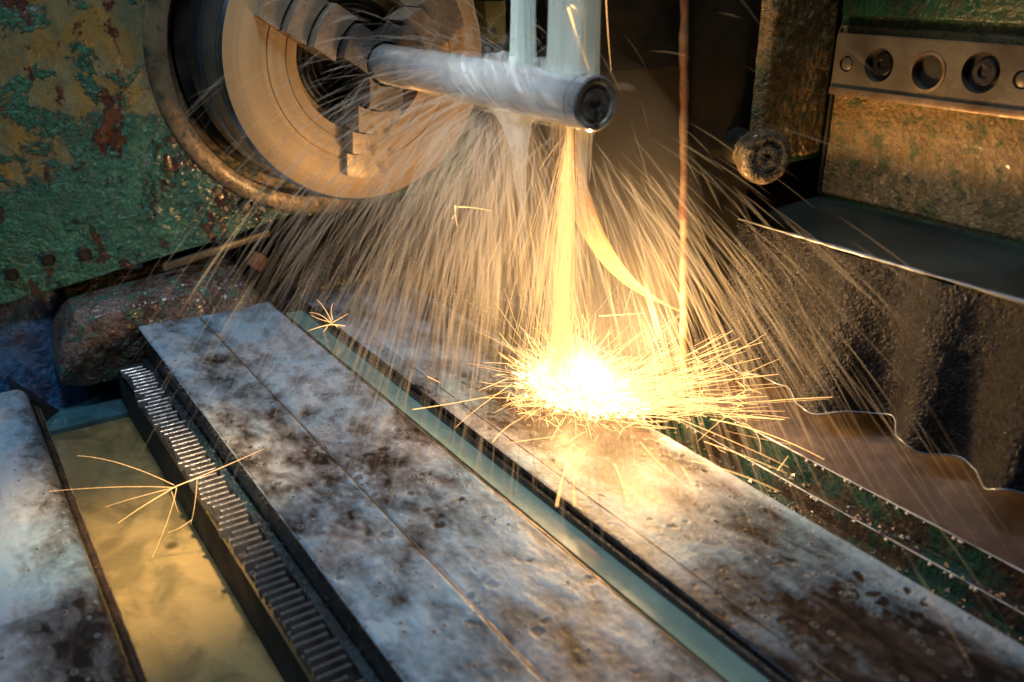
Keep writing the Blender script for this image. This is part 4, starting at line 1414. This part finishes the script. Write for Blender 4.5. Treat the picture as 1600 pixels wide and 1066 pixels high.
down = lambda g, N: g.normal(R(-95), R(38), N)
allr = lambda g, N: g.uniform(0, 2 * np.pi, N)
side = lambda g, N: g.choice([R(-150), R(-30), R(190)], N) + g.normal(0, R(25), N)
LG = (0.022, 0.060)
parts = [
    spray(3200, 1, (0.3, 1.5), 0.69, 0.055, 0.08, 0.42, 0.02, 0.20, 0.0006, 0.0022, 0.10, 0.46, down, LG),
    spray(1500, 2, (0.5, 1.5), 0.68, 0.05, 0.22, 0.45, 0.01, 0.20, 0.0005, 0.0018, 0.10, 0.40, side, LG),
    spray(800, 3, (0.5, 1.6), 0.69, 0.05, 0.25, 0.6, 0.0, 0.20, 0.0004, 0.0012, 0.10, 0.36, allr, LG),
    spray(1200, 4, (0.3, 1.5), 0.61, 0.04, -0.50, 0.5, 0.02, 0.20, 0.0005, 0.0018, 0.10, 0.40, down, LG),
    spray(1000, 7, (0.6, 1.7), 0.60, 0.03, -1.10, 0.5, 0.04, 0.22, 0.0005, 0.0014, 0.10, 0.36, lambda g, N: g.normal(R(-68), R(28), N), LG),
    # soft wide veils
    spray(260, 5, (0.3, 1.1), 0.69, 0.06, 0.1, 0.4, 0.01, 0.15, 0.003, 0.008, 0.04, 0.12, down, (0.03, 0.07)),
    spray(260, 9, (0.2, 0.9), 0.69, 0.05, 0.1, 0.3, 0.0, 0.03, 0.003, 0.008, 0.05, 0.16, allr, (0.02, 0.05)),
    # short fringe right at the shaft
    spray(500, 6, (0.5, 1.8), 0.68, 0.05, 0.25, 0.5, 0.0, 0.03, 0.0006, 0.0018, 0.15, 0.45, down, (0.015, 0.04)),
]
V, Q, at = merge(parts)
o = link_mesh('water_spray', V, Q, M['spray'], None, Vector((AX, 0.66, 0.2)), True, {'alpha': at})
tag(o, 'threads of coolant flung down and sideways from spinning shaft', 'spray', kind='stuff')

# ------------------------------------------------------------------ sparks
def filaments(P, w, heat, sides=4):
    K = P.shape[1]
    prof_ = np.clip(np.sin(np.pi * np.linspace(0.04, 0.96, K)) ** 0.4, 0.15, 1)
    rad = w[:, None] * prof_[None]
    return tubes(P, rad, sides, heat)


g = np.random.default_rng(21)
# falling stream
N, K = 380, 9
t0_ = g.random(N)
L = g.uniform(0.04, 0.16, N)
sx = g.normal(0, 1, N); sy = g.normal(0, 1, N)
top_ = np.array([0.4655, 0.612, 0.285])
ztop = 0.285 - t0_ * 0.24
s = np.clip((0.285 - (ztop[:, None] - np.linspace(0, 1, K)[None] * L[:, None])), 0, 0.284) / 0.285
spread = 0.0018 + 0.0062 * s ** 0.8
P = np.zeros((N, K, 3))
P[..., 0] = top_[0] + 0.034 * s - 0.10 * spread + spread * sx[:, None] * 0.75
P[..., 1] = top_[1] + 0.048 * s + spread * sy[:, None] * 0.95
P[..., 2] = 0.285 * (1 - s) + 0.003
P += np.cumsum(g.normal(0, 0.00014, (N, K, 3)) * np.array([1, 1, 0.2]), axis=1)
heat = np.clip(0.9 * g.beta(1.2, 3.0, N)[:, None] + 0.22 * s, 0, 1) * np.ones((1, K))
st = filaments(P, g.uniform(0.00008, 0.00024, N), heat, 3)

# stray falling sparks leaving the column on the camera's left
N = 420
vz = g.uniform(0.6, 2.6, N)
th = g.uniform(np.pi * 0.45, np.pi * 1.5, N)
vr = g.gamma(2.0, 0.12, N)
tt0 = g.uniform(0.0, 0.09, N)
ts = tt0[:, None] + np.linspace(0, 1, K)[None] * g.uniform(0.008, 0.04, N)[:, None]
P = np.stack([top_[0] + 0.004 + vr[:, None] * np.cos(th)[:, None] * ts, top_[1] + 0.006 + vr[:, None] * np.sin(th)[:, None] * ts, 0.27 - vz[:, None] * ts - 4.9 * ts ** 2], -1)
P = P[P[..., 2].min(1) > 0.002]
N = len(P)
st2 = filaments(P, g.uniform(0.0001, 0.00026, N), np.repeat(g.uniform(0.15, 0.75, N)[:, None], K, 1), 3)
V, Q, at = merge([st, st2])
o = link_mesh('spark_stream', V, Q, M['spark_fall'], None, Vector((0.47, 0.62, 0.1)), True, {'heat': at})
tag(o, 'column of glowing golden sparks falling from grinding contact to rail', 'sparks', kind='stuff')


def burst(N, cen, csd, vmin, vmax, elmax, tmax, wlo, whi, hlo, hhi, seed, az=None, bounce=0.25, curl=0.0006, K=10):
    g = np.random.default_rng(seed)
    a = g.uniform(0, 2 * np.pi, N) if az is None else az(g, N)
    el = np.abs(g.normal(0, elmax, N))
    v = vmin + (vmax - vmin) * g.random(N) ** 1.8
    c0 = np.stack([cen[0] + g.normal(0, csd[0], N), cen[1] + g.normal(0, csd[1], N), np.abs(g.normal(0.002, 0.004, N)) + 0.001], -1)
    T = g.uniform(0.25, 1.0, N) * tmax
    tst = g.random(N) ** 1.5 * tmax * 0.9
    ts = tst[:, None] + np.linspace(0, 1, K)[None] * T[:, None]
    drag = (1 - np.exp(-6 * ts)) / 6
    x = c0[:, 0:1] + (v * np.cos(el) * np.cos(a))[:, None] * drag
    y = c0[:, 1:2] + (v * np.cos(el) * np.sin(a))[:, None] * drag
    z = c0[:, 2:3] + (v * np.sin(el))[:, None] * ts - 4.9 * ts ** 2
    z = np.where(z < 0, -z * bounce, z) + 0.0012
    P = np.stack([x, y, z], -1) + np.cumsum(g.normal(0, curl, (N, K, 3)) * np.array([1, 1, 0.6]), axis=1)
    P[..., 2] = np.maximum(P[..., 2], 0.001)
    hb = g.uniform(hlo, hhi, N)[:, None] * np.linspace(1.0, 0.7, K)[None]
    return filaments(P, g.uniform(wlo, whi, N), hb, 4)


toward = lambda mu, sd: (lambda g, N: g.normal(mu, sd, N))
# image-right on the rail runs towards +X -Y
ra = math.atan2(-0.5538, 0.8327)
C0 = (0.499, 0.644)
parts = [
    burst(1200, C0, (0.014, 0.022), 0.3, 2.2, 0.65, 0.022, 0.00015, 0.0005, 0.5, 1.0, 31, None, 0.25, 0.0002),
    burst(700, C0, (0.013, 0.020), 0.5, 3.2, 0.50, 0.025, 0.0001, 0.0004, 0.2, 1.0, 32, None, 0.3, 0.0002),
    burst(520, (0.510, 0.606), (0.015, 0.025), 1.0, 5.5, 0.24, 0.028, 0.0001, 0.0004, 0.25, 1.0, 33, toward(ra + 0.08, 0.36), 0.3, 0.0002),
    burst(260, C0, (0.014, 0.018), 0.9, 3.2, 1.1, 0.032, 0.0001, 0.0003, 0.15, 0.9, 34, None, 0.3, 0.0003),
    burst(140, C0, (0.014, 0.02), 1.0, 3.6, 0.3, 0.025, 0.0002, 0.00045, 0.4, 1.0, 35, toward(math.pi * 1.35, 0.8), 0.3, 0.0002),
    burst(80, (0.508, 0.615), (0.02, 0.03), 1.5, 7.0, 0.45, 0.018, 0.00025, 0.0006, 0.6, 1.0, 36, None, 0.4, 0.0001),
    burst(60, C0, (0.02, 0.025), 0.4, 1.6, 1.2, 0.06, 0.0002, 0.0004, 0.5, 1.0, 38, None, 0.5, 0.0012),
]
g = np.random.default_rng(77)
parts.append(burst(150, C0, (0.018, 0.028), 0.3, 1.6, 0.8, 0.022, 0.0004, 0.0008, 0.75, 1.0, 37, None, 0.3, 0.00015))
# forked ends: a few short branches bursting from one point
fp = []
for k in range(95):
    a = g.uniform(0, 2 * np.pi) if k % 2 else g.normal(ra, 0.45)
    d = g.uniform(0.03, 0.085) if k % 2 else g.uniform(0.05, 0.17)
    c = np.array([C0[0] + 0.008 + d * math.cos(a), C0[1] - 0.01 + d * math.sin(a), abs(g.normal(0.006, 0.012)) + 0.002])
    for b in range(g.integers(3, 6)):
        dv_ = g.normal(0, 1, 3) * np.array([1, 1, 0.7])
        dv_ = dv_ / np.linalg.norm(dv_) * g.uniform(0.003, 0.013)
        q = np.linspace(0, 1, 10)[:, None]
        pp = c[None] + dv_[None] * q + np.array([0, 0, -0.002])[None] * q ** 2
        pp[:, 2] = np.maximum(pp[:, 2], 0.001)
        fp.append(pp)
fp = np.array(fp)
parts.append(filaments(fp, g.uniform(0.00018, 0.0004, len(fp)), np.repeat(g.uniform(0.6, 1.0, len(fp))[:, None], 10, 1), 4))
V, Q, at = merge(parts)
o = link_mesh('spark_burst', V, Q, M['spark'], None, Vector((0.482, 0.63, 0)), True, {'heat': at})
tag(o, 'fountain of sparks splashing off the wet rear rail', 'sparks', kind='stuff')
# white hot heap in the centre: dense knot of short filaments
parts = [burst(3600, (0.5000, 0.649), (0.0125, 0.020), 0.05, 0.7, 1.0, 0.022, 0.0007, 0.0016, 0.85, 1.0, 41, None, 0.2, 0.0009, 6), burst(1600, (0.518, 0.616), (0.0125, 0.018), 0.05, 0.6, 0.7, 0.02, 0.0005, 0.0011, 0.8, 1.0, 42, None, 0.2, 0.0009, 6)]
V, Q, at = merge(parts)
o = link_mesh('molten_heap', V, Q, M['spark_core'], None, Vector((0.482, 0.63, 0)), True, {'heat': at})
tag(o, 'white hot heap where sparks strike the rail', 'sparks', kind='stuff')


# single bursting sparks
def star(name, segs, label, depthfun, w=0.0006, heat=0.85):
    """segs: list of image-plane polylines put on a real plane by depthfun"""
    base = depthfun(*segs[0][0])
    ps, cnt = [], 0
    out = []
    for k, sg in enumerate(segs):
        K = 8
        pts = []
        for i in range(K):
            t = i / (K - 1)
            if len(sg) == 2:
                u = sg[0][0] + (sg[1][0] - sg[0][0]) * t
                v = sg[0][1] + (sg[1][1] - sg[0][1]) * t
            else:
                (a0, b0), (a1, b1), (a2, b2) = sg
                u = (1 - t) ** 2 * a0 + 2 * t * (1 - t) * a1 + t * t * a2
                v = (1 - t) ** 2 * b0 + 2 * t * (1 - t) * b1 + t * t * b2
            pts.append(tuple(depthfun(u, v)))
        P = np.array([pts])
        tt_ = np.linspace(0, 1, K)
        rad = (w * (1.0 if k < 2 else 0.6) * (1.0 - 0.7 * tt_))[None]
        out.append(tubes(P, rad, 5, (heat * (1 - 0.45 * tt_))[None]))
    V, Q, at = merge(out)
    o = link_mesh(name, V, Q, M['spark'], None, base, True, {'heat': at})
    tag(o, label, 'spark', 'sparks flying apart from the main burst')
    return o


def plane_through(P0, nrm):
    nrm = Vector(nrm).normalized()
    def f(u, v):
        d = ray(u, v)
        return CAM + d * ((P0 - CAM).dot(nrm) / d.dot(nrm))
    return f


sA = plane_through(CAM + ray(275, 760) * 0.78, (0.5105, 0.7677, -0.3872))
star('bursting_spark', [[(275, 760), (215, 795), (184, 818)], [(275, 760), (350, 730), (411, 702)], [(275, 762), (190, 757), (76, 768)], [(272, 758), (185, 715), (120, 712)],
                        [(276, 762), (270, 800), (238, 872)], [(308, 750), (306, 790), (298, 820)], [(272, 762), (200, 780), (165, 792)], [(268, 768), (274, 785), (278, 800)],
                        [(300, 812), (280, 828), (262, 832)]],
     'large star shaped spark above the coolant pool and rack', sA, 0.00038, 0.85)
sB = plane_through(on_z(520, 505, 0.012), (0.2, 0.5, 0.8))
star('bursting_spark', [[(518, 507), (500, 510), (482, 517)], [(518, 507), (545, 510), (572, 514)], [(516, 505), (505, 490), (484, 488)], [(518, 503), (508, 480), (495, 468)],
                        [(531, 512), (533, 530), (529, 550)], [(518, 505), (530, 498), (545, 490)], [(516, 503), (498, 500), (486, 492)], [(512, 510), (505, 520), (500, 526)], [(520, 500), (515, 485), (520, 474)], [(524, 508), (536, 520), (545, 532)]],
     'small star shaped spark at the far end of the rails', sB, 0.0006, 0.8)
sC = plane_through(Vector((0.43, 0.66, 0.2)), (0.5, 0.75, 0))
star('bursting_spark', [[(711, 321), (711, 338), (715, 355)], [(711, 324), (735, 322), (768, 330)], [(706, 342), (710, 338), (711, 334)]],
     'hook shaped spark hanging in the spray left of stream', sC, 0.0006, 0.8)
sD = plane_through(Vector((0.45, 0.58, 0.33)), (0.5, 0.75, 0))
star('bursting_spark', [[(888, 12), (900, 55), (921, 110)], [(921, 110), (914, 92), (911, 80)], [(892, 8), (905, 18), (918, 26)]],
     'long spark crossing the wide coolant jet at the top', sD, 0.0008, 0.75)
star('bursting_spark', [[(947, 0), (950, 60), (955, 112)], [(911, 0), (916, 60), (912, 100)]],
     'thin red spark trail right of the wide jet', sD, 0.00022, 0.20)
sE = plane_through(on_z(985, 492, 0.07), (0.5, 0.75, 0))
star('bursting_spark', [[(936, 494), (975, 492), (1009, 489)]], 'short level spark right of the stream near wheel bottom', sE, 0.0008, 0.8)
sF = plane_through(on_z(1250, 690, 0.01), (0.2, 0.1, 0.97))
star('bursting_spark', [[(1130, 650), (1230, 655), (1338, 664)], [(1110, 655), (1200, 670), (1288, 718)], [(1050, 650), (1150, 690), (1232, 730)], [(1150, 640), (1120, 660), (1090, 690)],
                        [(1160, 660), (1192, 675), (1188, 708)], [(1215, 735), (1225, 722), (1232, 712)], [(1100, 690), (1160, 710), (1230, 740)], [(1080, 720), (1150, 735), (1218, 768)]],
     'long flat sparks shooting right across the tray', sF, 0.0006, 0.85)
sG = plane_through(on_z(720, 600, 0.01), (0.1, 0.2, 0.97))
star('bursting_spark', [[(636, 542), (670, 555), (712, 577)], [(650, 580), (668, 588), (688, 598)], [(770, 690), (800, 650), (860, 640)], [(645, 640), (750, 625), (800, 610)]],
     'slender sparks skimming left over the rear rail', sG, 0.0006, 0.75)
star('bursting_spark', [[(870, 790), (878, 745), (892, 700)], [(960, 725), (975, 755), (980, 785)], [(898, 790), (896, 760), (897, 742)], [(1000, 690), (1040, 740), (1088, 770)], [(1065, 730), (1082, 750), (1088, 775)], [(800, 600), (740, 640), (712, 668)]],
     'sparks dropping toward camera below the white heap', sG, 0.0006, 0.8)

# mist lit by the sparks
mm = bpy.data.materials.new('coolant_mist')
mm.use_nodes = True
nt = mm.node_tree
nt.nodes.clear()
out = nt.nodes.new('ShaderNodeOutputMaterial')
pv = nt.nodes.new('ShaderNodeVolumeScatter')
pv.inputs['Color'].default_value = (0.95, 0.9, 0.8, 1)
pv.inputs['Density'].default_value = 0.4
nt.links.new(pv.outputs[0], out.inputs['Volume'])
V, Fc = lathe([(0.001, -0.005)] + [(0.115 * math.sin(math.pi * k / 12), 0.002 + 0.17 * (1 - math.cos(math.pi * k / 12))) for k in range(1, 12)] + [(0.001, 0.342)], (0, 0, 0), (0, 0, 1), 32, True)
V = [(0.482 + a * 0.9, 0.625 + b * 1.15, c + 0.001) for a, b, c in V]
o = link_mesh('coolant_mist', V, Fc, mm, None, Vector((0.48, 0.625, 0.1)), True)
tag(o, 'fine coolant mist glowing around the sparks', 'mist', kind='stuff')

# emissive haze added to paint a soft bloom round the heap
gm = bpy.data.materials.new('burst_bloom')
gm.use_nodes = True
nt = gm.node_tree
nt.nodes.clear()
out = nt.nodes.new('ShaderNodeOutputMaterial')
em = nt.nodes.new('ShaderNodeEmission')
em.inputs[0].default_value = (1.0, 0.80, 0.50, 1)
tcn = nt.nodes.new('ShaderNodeTexCoord')
ln = nt.nodes.new('ShaderNodeVectorMath'); ln.operation = 'LENGTH'
mp = nt.nodes.new('ShaderNodeMapping')
mp.inputs['Scale'].default_value = (1 / 0.062, 1 / 0.085, 1 / 0.050)
nt.links.new(tcn.outputs['Object'], mp.inputs[0])
nt.links.new(mp.outputs[0], ln.inputs[0])
sb = nt.nodes.new('ShaderNodeMath'); sb.operation = 'SUBTRACT'; sb.inputs[0].default_value = 1.0; sb.use_clamp = True
nt.links.new(ln.outputs['Value'], sb.inputs[1])
pw_ = nt.nodes.new('ShaderNodeMath'); pw_.operation = 'POWER'; pw_.inputs[1].default_value = 3.0
nt.links.new(sb.outputs[0], pw_.inputs[0])
ml = nt.nodes.new('ShaderNodeMath'); ml.operation = 'MULTIPLY'; ml.inputs[1].default_value = 170.0
nt.links.new(pw_.outputs[0], ml.inputs[0])
nt.links.new(ml.outputs[0], em.inputs[1])
nt.links.new(em.outputs[0], out.inputs['Volume'])
V, Fc = lathe([(0.001, 0.0)] + [(math.sin(math.pi * k / 12), 1 - math.cos(math.pi * k / 12)) for k in range(1, 12)] + [(0.001, 2.0)], (0, 0, -1), (0, 0, 1), 32, True)
gc = Vector((0.506, 0.638, 0.016))
V = [(gc.x + a * 0.062, gc.y + b * 0.085, max(gc.z + c * 0.050, 0.0016)) for a, b, c in V]
o = link_mesh('burst_bloom', V, Fc, gm, None, gc, True)
tag(o, 'soft added glow standing in for bloom over the spark impact', 'glow', kind='stuff')

for o in bpy.data.objects:
    if '_b' in o:
        del o['_b']
